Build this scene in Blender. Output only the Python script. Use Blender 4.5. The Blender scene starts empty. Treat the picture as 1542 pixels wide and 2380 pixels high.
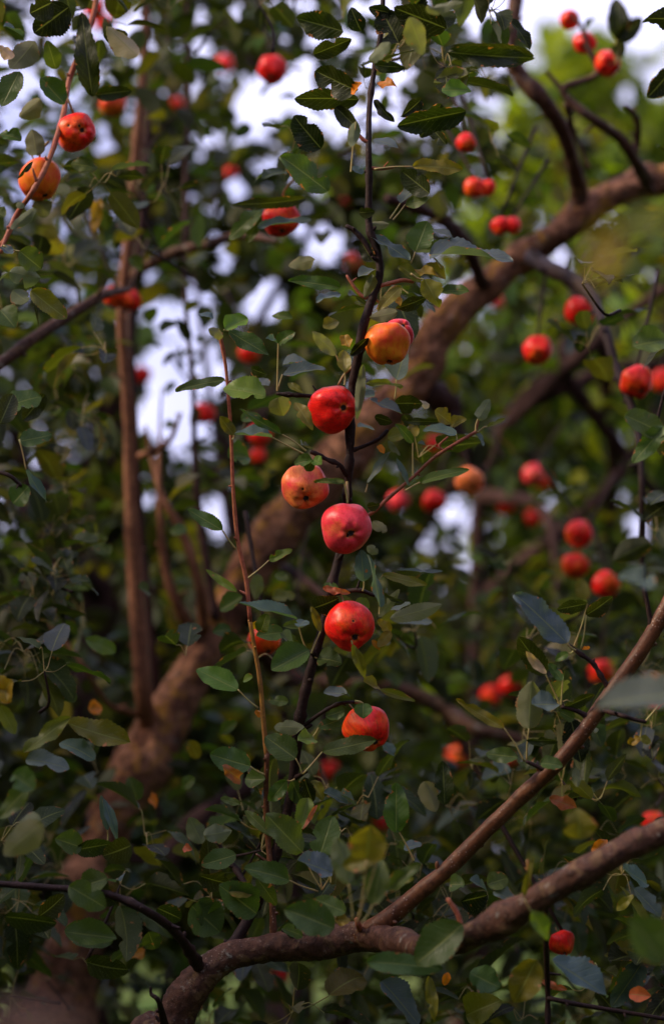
import bpy, math, random
import numpy as np
from mathutils import Vector, Matrix, Quaternion, noise

S = bpy.context.scene
COL = S.collection
R = math.radians

# ------------------------------------------------------------------ camera
PITCH = R(8.0)
CAM = Vector((0, 0, 1.6))
cd = bpy.data.cameras.new('camera')
cam = bpy.data.objects.new('camera', cd)
COL.objects.link(cam)
cam.location = CAM
cam.rotation_euler = (math.pi / 2 + PITCH, 0, 0)
cd.sensor_fit = 'HORIZONTAL'
cd.sensor_width = 24.0
cd.lens = 85.0
cd.clip_start = 0.05
cd.clip_end = 2000
cd.dof.use_dof = True
cd.dof.focus_distance = 3.12
cd.dof.aperture_fstop = 2.6
S.camera = cam
S.render.engine = 'CYCLES'
S.render.resolution_x = 663
S.render.resolution_y = 1024
# ------------------------------------------------------------------ sky + sun
SUN_EL, SUN_AZ = R(34), R(262)         # compass angle of the sun seen from above, 0 = +Y, clockwise
CLOUD = 7.2
w = bpy.data.worlds.new('World')
S.world = w
w.use_nodes = True
nt = w.node_tree
nt.nodes.clear()
sky = nt.nodes.new('ShaderNodeTexSky')
sky.sky_type = 'NISHITA'
sky.sun_disc = False
sky.sun_elevation = SUN_EL
sky.sun_rotation = SUN_AZ
sky.air_density = 1.0
sky.dust_density = 2.5
tint = nt.nodes.new('ShaderNodeMix')
tint.data_type = 'RGBA'
tint.blend_type = 'MULTIPLY'
tint.inputs[0].default_value = 1.0
tint.inputs[7].default_value = (1.12, 0.90, 1.22, 1)
bg = nt.nodes.new('ShaderNodeBackground')
bg.inputs[1].default_value = 0.15
wo = nt.nodes.new('ShaderNodeOutputWorld')
nt.links.new(sky.outputs[0], tint.inputs[6])
# bright broken cloud over the blue
wtc = nt.nodes.new('ShaderNodeTexCoord')
wn = nt.nodes.new('ShaderNodeTexNoise')
wn.inputs['Scale'].default_value = 3.2
wn.inputs['Detail'].default_value = 6
wn.inputs['Roughness'].default_value = 0.6
wr = nt.nodes.new('ShaderNodeMapRange')
wr.inputs[1].default_value = 0.30
wr.inputs[2].default_value = 0.50
cl = nt.nodes.new('ShaderNodeMix')
cl.data_type = 'RGBA'
cl.inputs[7].default_value = (CLOUD * 0.93, CLOUD * 0.93, CLOUD * 1.34, 1)
nt.links.new(wtc.outputs['Generated'], wn.inputs['Vector'])
nt.links.new(wn.outputs[0], wr.inputs[0])
nt.links.new(wr.outputs[0], cl.inputs[0])
nt.links.new(tint.outputs[2], cl.inputs[6])
nt.links.new(cl.outputs[2], bg.inputs[0])
nt.links.new(bg.outputs[0], wo.inputs[0])
sl = bpy.data.lights.new('sun', 'SUN')
sl.energy = 4.8
sl.angle = R(14)
sl.color = (1.0, 0.82, 0.60)
so = bpy.data.objects.new('sun', sl)
COL.objects.link(so)
sdir = Vector((math.sin(SUN_AZ) * math.cos(SUN_EL), math.cos(SUN_AZ) * math.cos(SUN_EL), math.sin(SUN_EL)))
so.rotation_euler = sdir.to_track_quat('Z', 'Y').to_euler()
S.view_settings.view_transform = 'Standard'
S.view_settings.look = 'None'
S.view_settings.exposure = 0.24
S.view_settings.gamma = 1.0

# ------------------------------------------------------------------ picture pixel -> point in the orchard
CR = Vector((1, 0, 0))
CU = Vector((0, -math.sin(PITCH), math.cos(PITCH)))
CF = Vector((0, math.cos(PITCH), math.sin(PITCH)))
FPX = 1542 * 85.0 / 24.0


def P(x, y, d):
    return CAM + CR * ((x - 771) / FPX * d) + CU * ((1190 - y) / FPX * d) + CF * d


def M(px, d):
    return px / FPX * d


# ------------------------------------------------------------------ tags
def tag(o, label, cat, group=None, kind=None):
    if label: o['label'] = label
    if cat: o['category'] = cat
    if group: o['group'] = group
    if kind: o['kind'] = kind
    return o


def empty(name, loc, label, cat, group=None):
    o = bpy.data.objects.new(name, None)
    COL.objects.link(o)
    o.location = loc
    o.empty_display_size = 0.1
    return tag(o, label, cat, group)


def link(name, me, parent=None, loc=None):
    o = bpy.data.objects.new(name, me)
    COL.objects.link(o)
    if parent is not None:
        o.parent = parent
        o.location = -parent.location if loc is None else loc
    elif loc is not None:
        o.location = loc
    return o


# ------------------------------------------------------------------ materials
def newmat(name):
    m = bpy.data.materials.new(name)
    m.use_nodes = True
    n = m.node_tree
    n.nodes.clear()
    out = n.nodes.new('ShaderNodeOutputMaterial')
    return m, n, out


def N(n, t, **kw):
    x = n.nodes.new(t)
    for k, v in kw.items():
        setattr(x, k, v)
    return x


def mixc(n, fac, a, b, bt='MIX'):
    x = N(n, 'ShaderNodeMix', data_type='RGBA', blend_type=bt)
    for s, v in ((0, fac), (6, a), (7, b)):
        if isinstance(v, (tuple, float, int)):
            x.inputs[s].default_value = v if s == 0 else (*v, 1)
        else:
            n.links.new(v, x.inputs[s])
    return x.outputs[2]


def ramp(n, val, lo, hi, a=0.0, b=1.0):
    x = N(n, 'ShaderNodeMapRange')
    x.inputs[1].default_value = lo
    x.inputs[2].default_value = hi
    x.inputs[3].default_value = a
    x.inputs[4].default_value = b
    n.links.new(val, x.inputs[0])
    return x.outputs[0]


def noisetex(n, vec, scale, detail=4, rough=0.6, dist=0.0):
    x = N(n, 'ShaderNodeTexNoise')
    x.inputs['Scale'].default_value = scale
    x.inputs['Detail'].default_value = detail
    x.inputs['Roughness'].default_value = rough
    x.inputs['Distortion'].default_value = dist
    if vec is not None: n.links.new(vec, x.inputs['Vector'])
    return x.outputs[0]


def math_(n, op, a, b=None, c=None):
    x = N(n, 'ShaderNodeMath', operation=op)
    for i, v in enumerate((a, b, c)):
        if v is None: continue
        if isinstance(v, (int, float)): x.inputs[i].default_value = v
        else: n.links.new(v, x.inputs[i])
    return x.outputs[0]


def leaf_material(name, spots=True, rough=0.42, trans=0.3, spec=0.27):
    m, n, out = newmat(name)
    at = N(n, 'ShaderNodeAttribute', attribute_name='luv')
    sep = N(n, 'ShaderNodeSeparateXYZ')
    n.links.new(at.outputs['Vector'], sep.inputs[0])
    t, s, r = sep.outputs
    lc = N(n, 'ShaderNodeAttribute', attribute_name='lcol')
    col = lc.outputs['Color']
    geo = N(n, 'ShaderNodeNewGeometry')
    tc = N(n, 'ShaderNodeTexCoord')
    ob = tc.outputs['Object']
    n1 = noisetex(n, ob, 60, 4)
    col = mixc(n, ramp(n, n1, 0.3, 0.7, 0.0, 0.45), col, mixc(n, 1.0, col, (1.5, 1.25, 0.9), 'MULTIPLY'))
    absS = math_(n, 'ABSOLUTE', s)
    bump_h = n1
    if spots:
        ph = math_(n, 'SUBTRACT', math_(n, 'MULTIPLY', t, 9.0), math_(n, 'MULTIPLY', absS, 2.2))
        fr = math_(n, 'ABSOLUTE', math_(n, 'SUBTRACT', math_(n, 'FRACT', ph), 0.5))
        vein = ramp(n, fr, 0.0, 0.09, 1.0, 0.0)
        mid = ramp(n, absS, 0.02, 0.075, 1.0, 0.0)
        col = mixc(n, math_(n, 'MULTIPLY', vein, 0.16), col, (0.14, 0.18, 0.05))
        col = mixc(n, math_(n, 'MULTIPLY', mid, 0.45), col, (0.26, 0.28, 0.08))
        n2 = noisetex(n, ob, 95, 3, 0.5)
        edge = math_(n, 'ADD', n2, ramp(n, absS, 0.75, 1.0, 0.0, 0.14))
        col = mixc(n, ramp(n, edge, 0.71, 0.76), col, (0.36, 0.13, 0.045))
        n3 = noisetex(n, ob, 700, 2)
        col = mixc(n, ramp(n, n3, 0.66, 0.72, 0, 0.5), col, (0.30, 0.30, 0.17))
        bump_h = math_(n, 'SUBTRACT', n1, math_(n, 'MULTIPLY', math_(n, 'MAXIMUM', vein, mid), 0.35))
    under = mixc(n, 0.45, col, (0.17, 0.18, 0.12))
    colf = mixc(n, geo.outputs['Backfacing'], col, under)
    b = N(n, 'ShaderNodeBsdfPrincipled')
    n.links.new(colf, b.inputs['Base Color'])
    b.inputs['Roughness'].default_value = rough
    b.inputs['Specular IOR Level'].default_value = spec
    rr = math_(n, 'ADD', rough, math_(n, 'MULTIPLY', geo.outputs['Backfacing'], 0.35))
    n.links.new(rr, b.inputs['Roughness'])
    bp = N(n, 'ShaderNodeBump')
    bp.inputs['Strength'].default_value = 0.45
    bp.inputs['Distance'].default_value = 0.003
    n.links.new(bump_h, bp.inputs['Height'])
    n.links.new(bp.outputs[0], b.inputs['Normal'])
    tr = N(n, 'ShaderNodeBsdfTranslucent')
    n.links.new(mixc(n, 1.0, col, (1.7, 1.9, 0.5), 'MULTIPLY'), tr.inputs[0])
    mx = N(n, 'ShaderNodeMixShader')
    mx.inputs[0].default_value = trans + .06
    n.links.new(b.outputs[0], mx.inputs[1])
    n.links.new(tr.outputs[0], mx.inputs[2])
    n.links.new(mx.outputs[0], out.inputs[0])
    return m


def bark_material(name, c1, c2, c3, scale=1.0, lichen=None, flecks=0.0, rough=0.75, bump=0.6, dist=0.006):
    m, n, out = newmat(name)
    tc = N(n, 'ShaderNodeTexCoord')
    ob = tc.outputs['Object']
    a = noisetex(n, ob, 14 * scale, 8, 0.65, 0.3)
    bnz = noisetex(n, ob, 70 * scale, 6, 0.7)
    col = mixc(n, ramp(n, a, 0.40, 0.60), c1, c2)
    col = mixc(n, ramp(n, bnz, 0.42, 0.62, 0, 0.8), col, c3)
    if lichen:
        l = noisetex(n, ob, 22 * scale, 6, 0.7, 0.6)
        col = mixc(n, ramp(n, l, 0.54, 0.62, 0, 0.85), col, lichen)
        l2 = noisetex(n, ob, 31 * scale, 5, 0.7, 0.2)
        col = mixc(n, ramp(n, l2, 0.60, 0.68, 0, 0.6), col, (0.30, 0.29, 0.24))
    if flecks:
        v = N(n, 'ShaderNodeTexVoronoi')
        v.inputs['Scale'].default_value = 210
        n.links.new(ob, v.inputs['Vector'])
        fm_ = ramp(n, noisetex(n, ob, 26, 3), 0.46, 0.62)
        col = mixc(n, math_(n, 'MULTIPLY', fm_, ramp(n, v.outputs['Distance'], 0.10, 0.26, flecks, 0.0)), col, (0.42, 0.30, 0.24))
    b = N(n, 'ShaderNodeBsdfPrincipled')
    n.links.new(col, b.inputs['Base Color'])
    b.inputs['Roughness'].default_value = rough
    b.inputs['Specular IOR Level'].default_value = 0.22
    bp = N(n, 'ShaderNodeBump')
    bp.inputs['Strength'].default_value = bump
    bp.inputs['Distance'].default_value = dist
    h = math_(n, 'ADD', a, math_(n, 'MULTIPLY', bnz, 0.8))
    n.links.new(h, bp.inputs['Height'])
    n.links.new(bp.outputs[0], b.inputs['Normal'])
    n.links.new(b.outputs[0], out.inputs[0])
    return m


def plain(name, c, rough=0.6, nz=None):
    m, n, out = newmat(name)
    b = N(n, 'ShaderNodeBsdfPrincipled')
    tc = N(n, 'ShaderNodeTexCoord')
    x = noisetex(n, tc.outputs['Object'], 120, 4)
    n.links.new(mixc(n, ramp(n, x, 0.3, 0.7), c, nz or tuple(v * 0.6 for v in c)), b.inputs['Base Color'])
    b.inputs['Roughness'].default_value = rough
    n.links.new(b.outputs[0], out.inputs[0])
    return m


def apple_material(name, red, gold, deep):
    m, n, out = newmat(name)
    tc = N(n, 'ShaderNodeTexCoord')
    ob = tc.outputs['Object']
    oi = N(n, 'ShaderNodeObjectInfo')
    off = N(n, 'ShaderNodeVectorMath', operation='ADD')
    sc = N(n, 'ShaderNodeVectorMath', operation='SCALE')
    sc.inputs[3].default_value = 1.0
    n.links.new(ob, sc.inputs[0])
    cmb = N(n, 'ShaderNodeCombineXYZ')
    rnd = math_(n, 'MULTIPLY', oi.outputs['Random'], 40.0)
    for i in range(3): n.links.new(rnd, cmb.inputs[i])
    n.links.new(sc.outputs[0], off.inputs[0])
    n.links.new(cmb.outputs[0], off.inputs[1])
    v = off.outputs[0]
    big = noisetex(n, v, 0.75, 3, 0.5)
    # streaks that run from the stalk to the calyx
    mp = N(n, 'ShaderNodeMapping')
    mp.inputs['Scale'].default_value = (6.5, 6.5, 0.7)
    n.links.new(v, mp.inputs[0])
    stk = noisetex(n, mp.outputs[0], 1.1, 5, 0.7)
    fine = noisetex(n, v, 7, 5, 0.75)
    fl = math_(n, 'ADD', math_(n, 'MULTIPLY_ADD', big, 1.9, -0.70), math_(n, 'MULTIPLY', stk, 0.60))
    fl = math_(n, 'ADD', fl, math_(n, 'MULTIPLY', fine, 0.45))
    sz = N(n, 'ShaderNodeSeparateXYZ')
    geoN = tc.outputs['Object']
    n.links.new(geoN, sz.inputs[0])
    fl = math_(n, 'ADD', fl, ramp(n, sz.outputs[2], 0.2, -0.9, -0.10, 0.12))
    thr = math_(n, 'SUBTRACT', fl, math_(n, 'MULTIPLY', oi.outputs['Alpha'], 0.92))
    col = mixc(n, ramp(n, thr, -0.16, 0.20), red, gold)
    col = mixc(n, ramp(n, stk, 0.46, 0.68, 0, 0.75), col, deep)
    fm = noisetex(n, v, 22, 3, 0.7)
    col = mixc(n, ramp(n, fm, 0.5, 0.7, 0, 0.22), col, gold)
    vo = N(n, 'ShaderNodeTexVoronoi')
    vo.inputs['Scale'].default_value = 8.0
    n.links.new(v, vo.inputs['Vector'])
    col = mixc(n, ramp(n, vo.outputs['Distance'], 0.06, 0.16, 0.45, 0.0), col, (0.75, 0.36, 0.14))
    pit = N(n, 'ShaderNodeAttribute', attribute_name='pit')
    ps = N(n, 'ShaderNodeSeparateXYZ')
    n.links.new(pit.outputs['Vector'], ps.inputs[0])
    rim = ramp(n, math_(n, 'ADD', ps.outputs[0], math_(n, 'MULTIPLY', fine, 0.25)), 0.25, 0.5)
    col = mixc(n, math_(n, 'MULTIPLY', rim, 0.7), col, (0.75, 0.16, 0.02))
    core = ramp(n, math_(n, 'ADD', ps.outputs[0], math_(n, 'MULTIPLY', fine, 0.3)), 0.66, 0.85)
    col = mixc(n, core, col, (0.025, 0.012, 0.008))
    b = N(n, 'ShaderNodeBsdfPrincipled')
    n.links.new(col, b.inputs['Base Color'])
    n.links.new(ramp(n, fine, 0.3, 0.7, 0.30, 0.42), b.inputs['Roughness'])
    b.inputs['Specular IOR Level'].default_value = 0.26
    b.inputs['Subsurface Weight'].default_value = 0.0
    b.inputs['Subsurface Radius'].default_value = (0.006, 0.002, 0.001)
    b.inputs['Sheen Roughness'].default_value = 0.4
    bp = N(n, 'ShaderNodeBump')
    bp.inputs['Strength'].default_value = 0.25
    bp.inputs['Distance'].default_value = 0.0012
    n.links.new(fine, bp.inputs['Height'])
    n.links.new(bp.outputs[0], b.inputs['Normal'])
    n.links.new(b.outputs[0], out.inputs[0])
    return m


LEAF = leaf_material('leaf_near')
LEAFB = leaf_material('leaf_back', spots=False, rough=0.42, trans=0.34, spec=0.13)
PET = plain('petiole_green', (0.30, 0.30, 0.08), 0.5, (0.36, 0.20, 0.07))
BARK_BIG = bark_material('bark_old', (0.17, 0.062, 0.032), (0.60, 0.28, 0.16), (0.045, 0.017, 0.010), 1.0, lichen=(0.46, 0.22, 0.03), bump=1.0, dist=0.022)
BARK_MID = bark_material('bark_limb', (0.070, 0.027, 0.014), (0.115, 0.048, 0.028), (0.03, 0.012, 0.008), 1.6, lichen=(0.16, 0.09, 0.04), flecks=0.45, rough=0.6)
BARK_SMOOTH = bark_material('bark_smooth', (0.12, 0.040, 0.014), (0.17, 0.066, 0.028), (0.05, 0.018, 0.009), 1.4, flecks=0.8, rough=0.42, bump=0.3)
BARK_TWIG = bark_material('bark_twig', (0.022, 0.008, 0.006), (0.038, 0.014, 0.010), (0.012, 0.005, 0.004), 3.0, flecks=0.15, rough=0.6, bump=0.4)
BARK_PINK = bark_material('bark_young', (0.38, 0.10, 0.065), (0.42, 0.15, 0.07), (0.24, 0.07, 0.03), 3.0, flecks=0.2, rough=0.45, bump=0.15)
BARK_YEL = bark_material('bark_yellow', (0.42, 0.20, 0.04), (0.32, 0.14, 0.04), (0.22, 0.10, 0.03), 3.0, flecks=0.1, rough=0.42, bump=0.15)
BARK_SHOOT = bark_material('bark_shoot', (0.20, 0.075, 0.036), (0.30, 0.125, 0.06), (0.10, 0.036, 0.02), 2.0, rough=0.6, bump=0.4)
BARK_DARK = bark_material('bark_dark', (0.05, 0.021, 0.018), (0.09, 0.042, 0.036), (0.03, 0.012, 0.011), 1.0, bump=0.8)
AP_RED = apple_material('apple_red', (0.88, 0.012, 0.010), (0.95, 0.13, 0.008), (0.36, 0.003, 0.006))
AP_PINK = apple_material('apple_rose', (0.88, 0.040, 0.065), (0.92, 0.25, 0.06), (0.62, 0.014, 0.025))
AP_GOLD = apple_material('apple_gold', (0.92, 0.07, 0.03), (0.92, 0.28, 0.016), (0.85, 0.06, 0.012))
CALYX = plain('calyx_brown', (0.045, 0.025, 0.014), 0.9)
STALK = plain('stalk_green', (0.30, 0.22, 0.06), 0.6, (0.20, 0.09, 0.04))

# ------------------------------------------------------------------ mesh helpers


def smooth_path(pts, sub):
    """Catmull-Rom through (x,y,z,r) rows"""
    p = np.array(pts, float)
    if len(p) < 3:
        t = np.linspace(0, 1, sub * 2 + 1)[:, None]
        return p[0] * (1 - t) + p[-1] * t
    q = np.vstack([2 * p[0] - p[1], p, 2 * p[-1] - p[-2]])
    out = []
    for i in range(1, len(q) - 2):
        for k in range(sub):
            t = k / sub
            a, b, c, d = q[i - 1], q[i], q[i + 1], q[i + 2]
            out.append(0.5 * ((2 * b) + (-a + c) * t + (2 * a - 5 * b + 4 * c - d) * t * t + (-a + 3 * b - 3 * c + d) * t ** 3))
    out.append(p[-1])
    out = np.array(out)
    out[:, 3] = np.maximum(out[:, 3], 0.0003)
    return out


class TubeSet:
    def __init__(self):
        self.v, self.f, self.n = [], [], 0

    def add(self, pts, sides=8, sub=5, rough=0.0, seed=0, knots=0.0, taper_end=True):
        p = smooth_path(pts, sub)
        n = len(p)
        tan = np.gradient(p[:, :3], axis=0)
        tan /= np.linalg.norm(tan, axis=1)[:, None] + 1e-9
        ref = np.array([0.3, 0.9, 0.1]) if abs(tan[0][2]) > 0.5 else np.array([0.1, 0.2, 1.0])
        verts = []
        rm = float(np.mean(p[:, 3]))
        u = np.cross(tan[0], ref); u /= np.linalg.norm(u)
        for i in range(n):
            u = u - tan[i] * np.dot(u, tan[i])
            u /= np.linalg.norm(u) + 1e-9
            w_ = np.cross(tan[i], u)
            r = p[i, 3]
            kn = 1 + knots * max(0, noise.noise(Vector(p[i, :3]) * (0.35 / max(rm, 0.002)) + Vector((seed, 0, 0)))) * 2
            for k in range(sides):
                a = 2 * math.pi * k / sides
                dirv = u * math.cos(a) + w_ * math.sin(a)
                rr = r * kn
                if rough:
                    q = Vector(p[i, :3] + dirv * r)
                    rr *= 1 + rough * noise.noise(q * ((0.55 if sides > 22 else 0.9) / rm) + Vector((seed, 3, 7))) + 0.5 * rough * noise.noise(q * (2.6 / rm)) + (0.30 * rough * noise.noise(q * (7.0 / rm)) if sides > 22 else 0)
                verts.append(p[i, :3] + dirv * rr)
        b0 = self.n
        for i in range(n - 1):
            for k in range(sides):
                a = b0 + i * sides + k
                b = b0 + i * sides + (k + 1) % sides
                self.f.append((a, b, b + sides, a + sides))
        c0 = b0 + len(verts)
        verts.append(p[0, :3])
        verts.append(p[-1, :3] + tan[-1] * p[-1, 3] * 0.6)
        for k in range(sides):
            self.f.append((c0, b0 + (k + 1) % sides, b0 + k))
            e = b0 + (n - 1) * sides
            self.f.append((c0 + 1, e + k, e + (k + 1) % sides))
        self.v.extend(verts)
        self.n += len(verts)

    def mesh(self, name, mat):
        me = bpy.data.meshes.new(name)
        me.from_pydata([tuple(x) for x in self.v], [], self.f)
        me.materials.append(mat)
        me.polygons.foreach_set('use_smooth', [True] * len(me.polygons))
        me.update()
        return me


def pxpath(pts):
    """rows (x, y, depth, radius px) -> world rows with radius in metres"""
    return [(*P(x, y, d), M(r, d)) for x, y, d, r in pts]


def branch(name, parent, pts, mat, sides=12, sub=6, rough=0.12, knots=0.15, label=None, seed=0):
    t = TubeSet()
    w3 = pxpath(pts)
    t.add(w3, sides, sub, rough, seed, knots)
    rs = random.Random(seed * 13 + 5)
    sp = smooth_path(w3, 6)
    dist = 0.0
    nxt = rs.uniform(.02, .07)
    for a, b in zip(sp[:-1], sp[1:]):         # buds, leaf scars and broken spurs along the wood
        dist += float(np.linalg.norm(b[:3] - a[:3]))
        if dist < nxt or a[3] > .03: continue
        dist, nxt = 0.0, rs.uniform(.02, .085)
        tg = Vector(b[:3] - a[:3]).normalized()
        sd = tg.orthogonal().normalized()
        sd.rotate(Quaternion(tg, rs.uniform(0, 6.28)))
        c = Vector(a[:3]) + sd * a[3] * .8
        ln = rs.choice((.004, .005, .007, .010, .018)) * (1 if a[3] < .006 else 1.5)
        r0 = min(a[3] * .55, .0032)
        e = c + (sd * .8 + tg * rs.uniform(.1, .7)) * ln
        t.add([(*(c - sd * a[3] * .3), r0 * 1.3), (*c.lerp(e, .5), r0), (*e, r0 * .6)], 6, 3, .1)
    o = link(name, t.mesh(name, mat), parent)
    if label: o['label'] = label
    return o


# ---- leaves
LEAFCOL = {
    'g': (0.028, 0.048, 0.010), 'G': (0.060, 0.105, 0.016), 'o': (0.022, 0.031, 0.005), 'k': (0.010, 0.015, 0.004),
    'p': (0.052, 0.078, 0.080), 'u': (0.085, 0.095, 0.045), 'L': (0.17, 0.22, 0.012), 'y': (0.24, 0.16, 0.015), 'Y': (0.48, 0.17, 0.01),  # p leaves carry the sky's bluish sheen in their colour
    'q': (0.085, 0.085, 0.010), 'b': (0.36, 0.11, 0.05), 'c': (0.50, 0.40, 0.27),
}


def leaf_batch(L, hi=False, pets=None):
    """L: list of dicts o,d,n (Vectors), L,W, bend, fold, wave, ph, col, rnd, bite -> arrays"""
    nt_, ns = (30, 7) if hi else (7, 3)
    T = np.linspace(0, 1, nt_)
    Sx = np.linspace(-1, 1, ns)
    tt, ss = np.meshgrid(T, Sx, indexing='ij')
    tt = tt.ravel(); ss = ss.ravel()
    prof = np.sin(np.pi * np.clip(tt, 0, 1) ** 0.86) ** 0.62
    prof = np.where(tt > 0.999, 0.0, prof)
    prof = np.where(tt < 0.001, 0.03, prof)
    if hi:
        idx = np.round(tt * (nt_ - 1)).astype(int)
        saw = np.where(idx % 2 == 0, 1.05, 0.955)
        prof = prof * np.where(np.abs(ss) > 0.99, saw, 1.0)
    n = len(L)
    O = np.array([l['o'] for l in L], float)
    D = np.array([l['d'] for l in L], float)
    Nn = np.array([l['n'] for l in L], float)
    D /= np.linalg.norm(D, axis=1)[:, None]
    Nn -= D * (Nn * D).sum(1)[:, None]
    Nn /= np.linalg.norm(Nn, axis=1)[:, None] + 1e-9
    Y = np.cross(Nn, D)
    g = lambda k: np.array([l[k] for l in L], float)[:, None]
    Ln, Wd, be, fo, wv, ph, rn = g('L'), g('W'), g('bend'), g('fold'), g('wave'), g('ph'), g('rnd')
    hw = 0.5 * Wd * prof[None, :]
    if hi:   # asymmetry and bites
        hw = hw * (1 + 0.05 * np.sin(tt[None, :] * 9 + ph) * np.abs(ss)[None, :] + 0.03 * np.sin(23 * tt[None, :] + 3 * ph + 2 * ss[None, :]) * np.abs(ss)[None, :])
        bt = g('bite')
        tb = 0.25 + 0.6 * ((ph * 7.13) % 1.0)
        side = np.where(np.sin(ph * 5) > 0, 1.0, -1.0)
        bite = np.exp(-((tt[None, :] - tb) / 0.07) ** 2) * (ss[None, :] * side > 0)
        hw = hw * (1 - bt * bite)
    X = Ln * tt[None, :] * (1 - (be * tt[None, :]) ** 2 / 6)
    Z = -Ln * be * tt[None, :] ** 2 / 2
    Yy = ss[None, :] * hw * (1 - 0.25 * fo ** 2)
    Z = Z + np.abs(ss)[None, :] ** 1.3 * hw * fo
    Z = Z + wv * Ln * np.sin(tt[None, :] * 7 + ph + ss[None, :] * 0.8) * np.abs(ss)[None, :]
    if hi:
        Z = Z + 0.35 * wv * Ln * np.sin(tt[None, :] * 17 + 2 * ph + np.sign(ss)[None, :] * 1.7) * np.abs(ss)[None, :]
    V = O[:, None, :] + X[..., None] * D[:, None, :] + Yy[..., None] * Y[:, None, :] + Z[..., None] * Nn[:, None, :]
    luv = np.zeros((n, len(tt), 3))
    luv[..., 0] = tt[None, :]
    luv[..., 1] = ss[None, :]
    luv[..., 2] = rn
    col = np.ones((n, len(tt), 4))
    col[..., :3] = np.array([l['col'] for l in L])[:, None, :]
    a = np.arange((nt_ - 1) * ns).reshape(nt_ - 1, ns)[:, :-1].ravel()
    F = np.stack([a, a + ns, a + ns + 1, a + 1], 1)
    off = (np.arange(n) * len(tt))[:, None, None]
    F = (F[None] + off).reshape(-1, 4)
    return V.reshape(-1, 3), F, luv.reshape(-1, 3), col.reshape(-1, 4)


def leaf_mesh(name, L, mat, hi=False, pets=None):
    V, F, luv, col = leaf_batch(L, hi)
    nv, nf = len(V), len(F)
    mats = np.zeros(nf, int)
    if pets and pets.n:
        pv = np.array(pets.v)
        pf4 = np.array([f for f in pets.f if len(f) == 4]) + nv
        V = np.vstack([V, pv])
        F = np.vstack([F, pf4])
        mats = np.concatenate([mats, np.ones(len(pf4), int)])
        luv = np.vstack([luv, np.zeros((len(pv), 3))])
        col = np.vstack([col, np.tile([0.3, 0.3, 0.08, 1], (len(pv), 1))])
    me = bpy.data.meshes.new(name)
    me.vertices.add(len(V))
    me.vertices.foreach_set('co', V.ravel())
    me.loops.add(len(F) * 4)
    me.loops.foreach_set('vertex_index', F.ravel().astype(np.int32))
    me.polygons.add(len(F))
    me.polygons.foreach_set('loop_start', (np.arange(len(F)) * 4).astype(np.int32))
    me.polygons.foreach_set('loop_total', np.full(len(F), 4, np.int32))
    me.materials.append(mat)
    me.materials.append(PET)
    me.polygons.foreach_set('material_index', mats.astype(np.int32))
    me.polygons.foreach_set('use_smooth', np.ones(len(F), bool))
    a = me.attributes.new('luv', 'FLOAT_VECTOR', 'POINT')
    a.data.foreach_set('vector', luv.ravel())
    c = me.attributes.new('lcol', 'FLOAT_COLOR', 'POINT')
    c.data.foreach_set('color', col.ravel())
    me.update()
    me.validate()
    return me


def vary(c, rng, amt=0.25):
    k = 1 + rng.uniform(-amt, amt)
    return (c[0] * k * (1 + rng.uniform(-.15, .25)), c[1] * k, c[2] * k * (1 + rng.uniform(-.2, .2)))


def mkleaf(o, d, n, L, W, col, rng, bend=None, fold=None, wave=None, bite=None):
    return dict(o=tuple(o), d=tuple(d), n=tuple(n), L=L, W=W, col=col, rnd=rng.random(), ph=rng.uniform(0, 6.28),
                bend=rng.uniform(0.1, 0.7) if bend is None else bend, fold=rng.uniform(0.1, 0.5) if fold is None else fold,
                wave=rng.uniform(0.01, 0.05) if wave is None else wave,
                bite=(rng.uniform(0.3, 0.75) if rng.random() < 0.3 else 0.0) if bite is None else bite)


def px_leaf(bx, by, tx, ty, wpx, d, kind, rng, pet=None):
    """a leaf from its base to its tip as seen in the picture, at its real depth"""
    roll = {'p': 62, 'k': -35, 'o': -25, 'u': 20, 'b': 20, 'c': 25}.get(kind, 28) + rng.uniform(-10, 10)
    dt = d + rng.uniform(-0.02, 0.02)
    o = P(bx, by, d)
    tip = P(tx, ty, dt)
    dv = tip - o
    Lm = dv.length
    face = -CF
    up = CU
    n = face * math.cos(R(roll)) + up * math.sin(R(roll))
    n = n - dv.normalized() * n.dot(dv.normalized())
    if n.length < 0.2: n = face.copy()
    n.normalize()
    nf = n.dot(-CF)
    c = max(0.35, abs(nf))
    W = min(M(wpx, d) / c, Lm * 0.95 if wpx < 0.8 * math.hypot(tx - bx, ty - by) else Lm * 1.25)
    if kind in 'uc': n = -n           # its pale underside is turned to the camera
    bend = rng.uniform(-0.25, 0.55)
    lf = mkleaf(o, dv, n, Lm * 1.02, W, vary(tuple(v * ({'g': 2.0, 'G': 1.6, 'p': 1.5, 'u': 1.5, 'q': 1.5}.get(kind, 1.0)) for v in LEAFCOL[kind]), rng, 0.2), rng, bend=bend,  # near leaves painted lighter in place of the frontal light on them
                fold=rng.uniform(0.15, 0.55), wave=rng.uniform(0.02, 0.065) * (2.2 if kind in 'byY' else 1))
    # rotate so that the tip lands where it is although the blade bends
    lf['d'] = tuple(dv.normalized() + n * bend * 0.45)
    pt = None
    if pet is not None:
        a = P(pet[0], pet[1], d)
        mid = (a + o) / 2 + CU * M(rng.uniform(-5, 5), d) + CR * M(rng.uniform(-3, 3), d)
        pt = [(*a, M(2.4, d)), (*mid, M(1.8, d)), (*o, M(1.8, d))]
    return lf, pt


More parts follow.
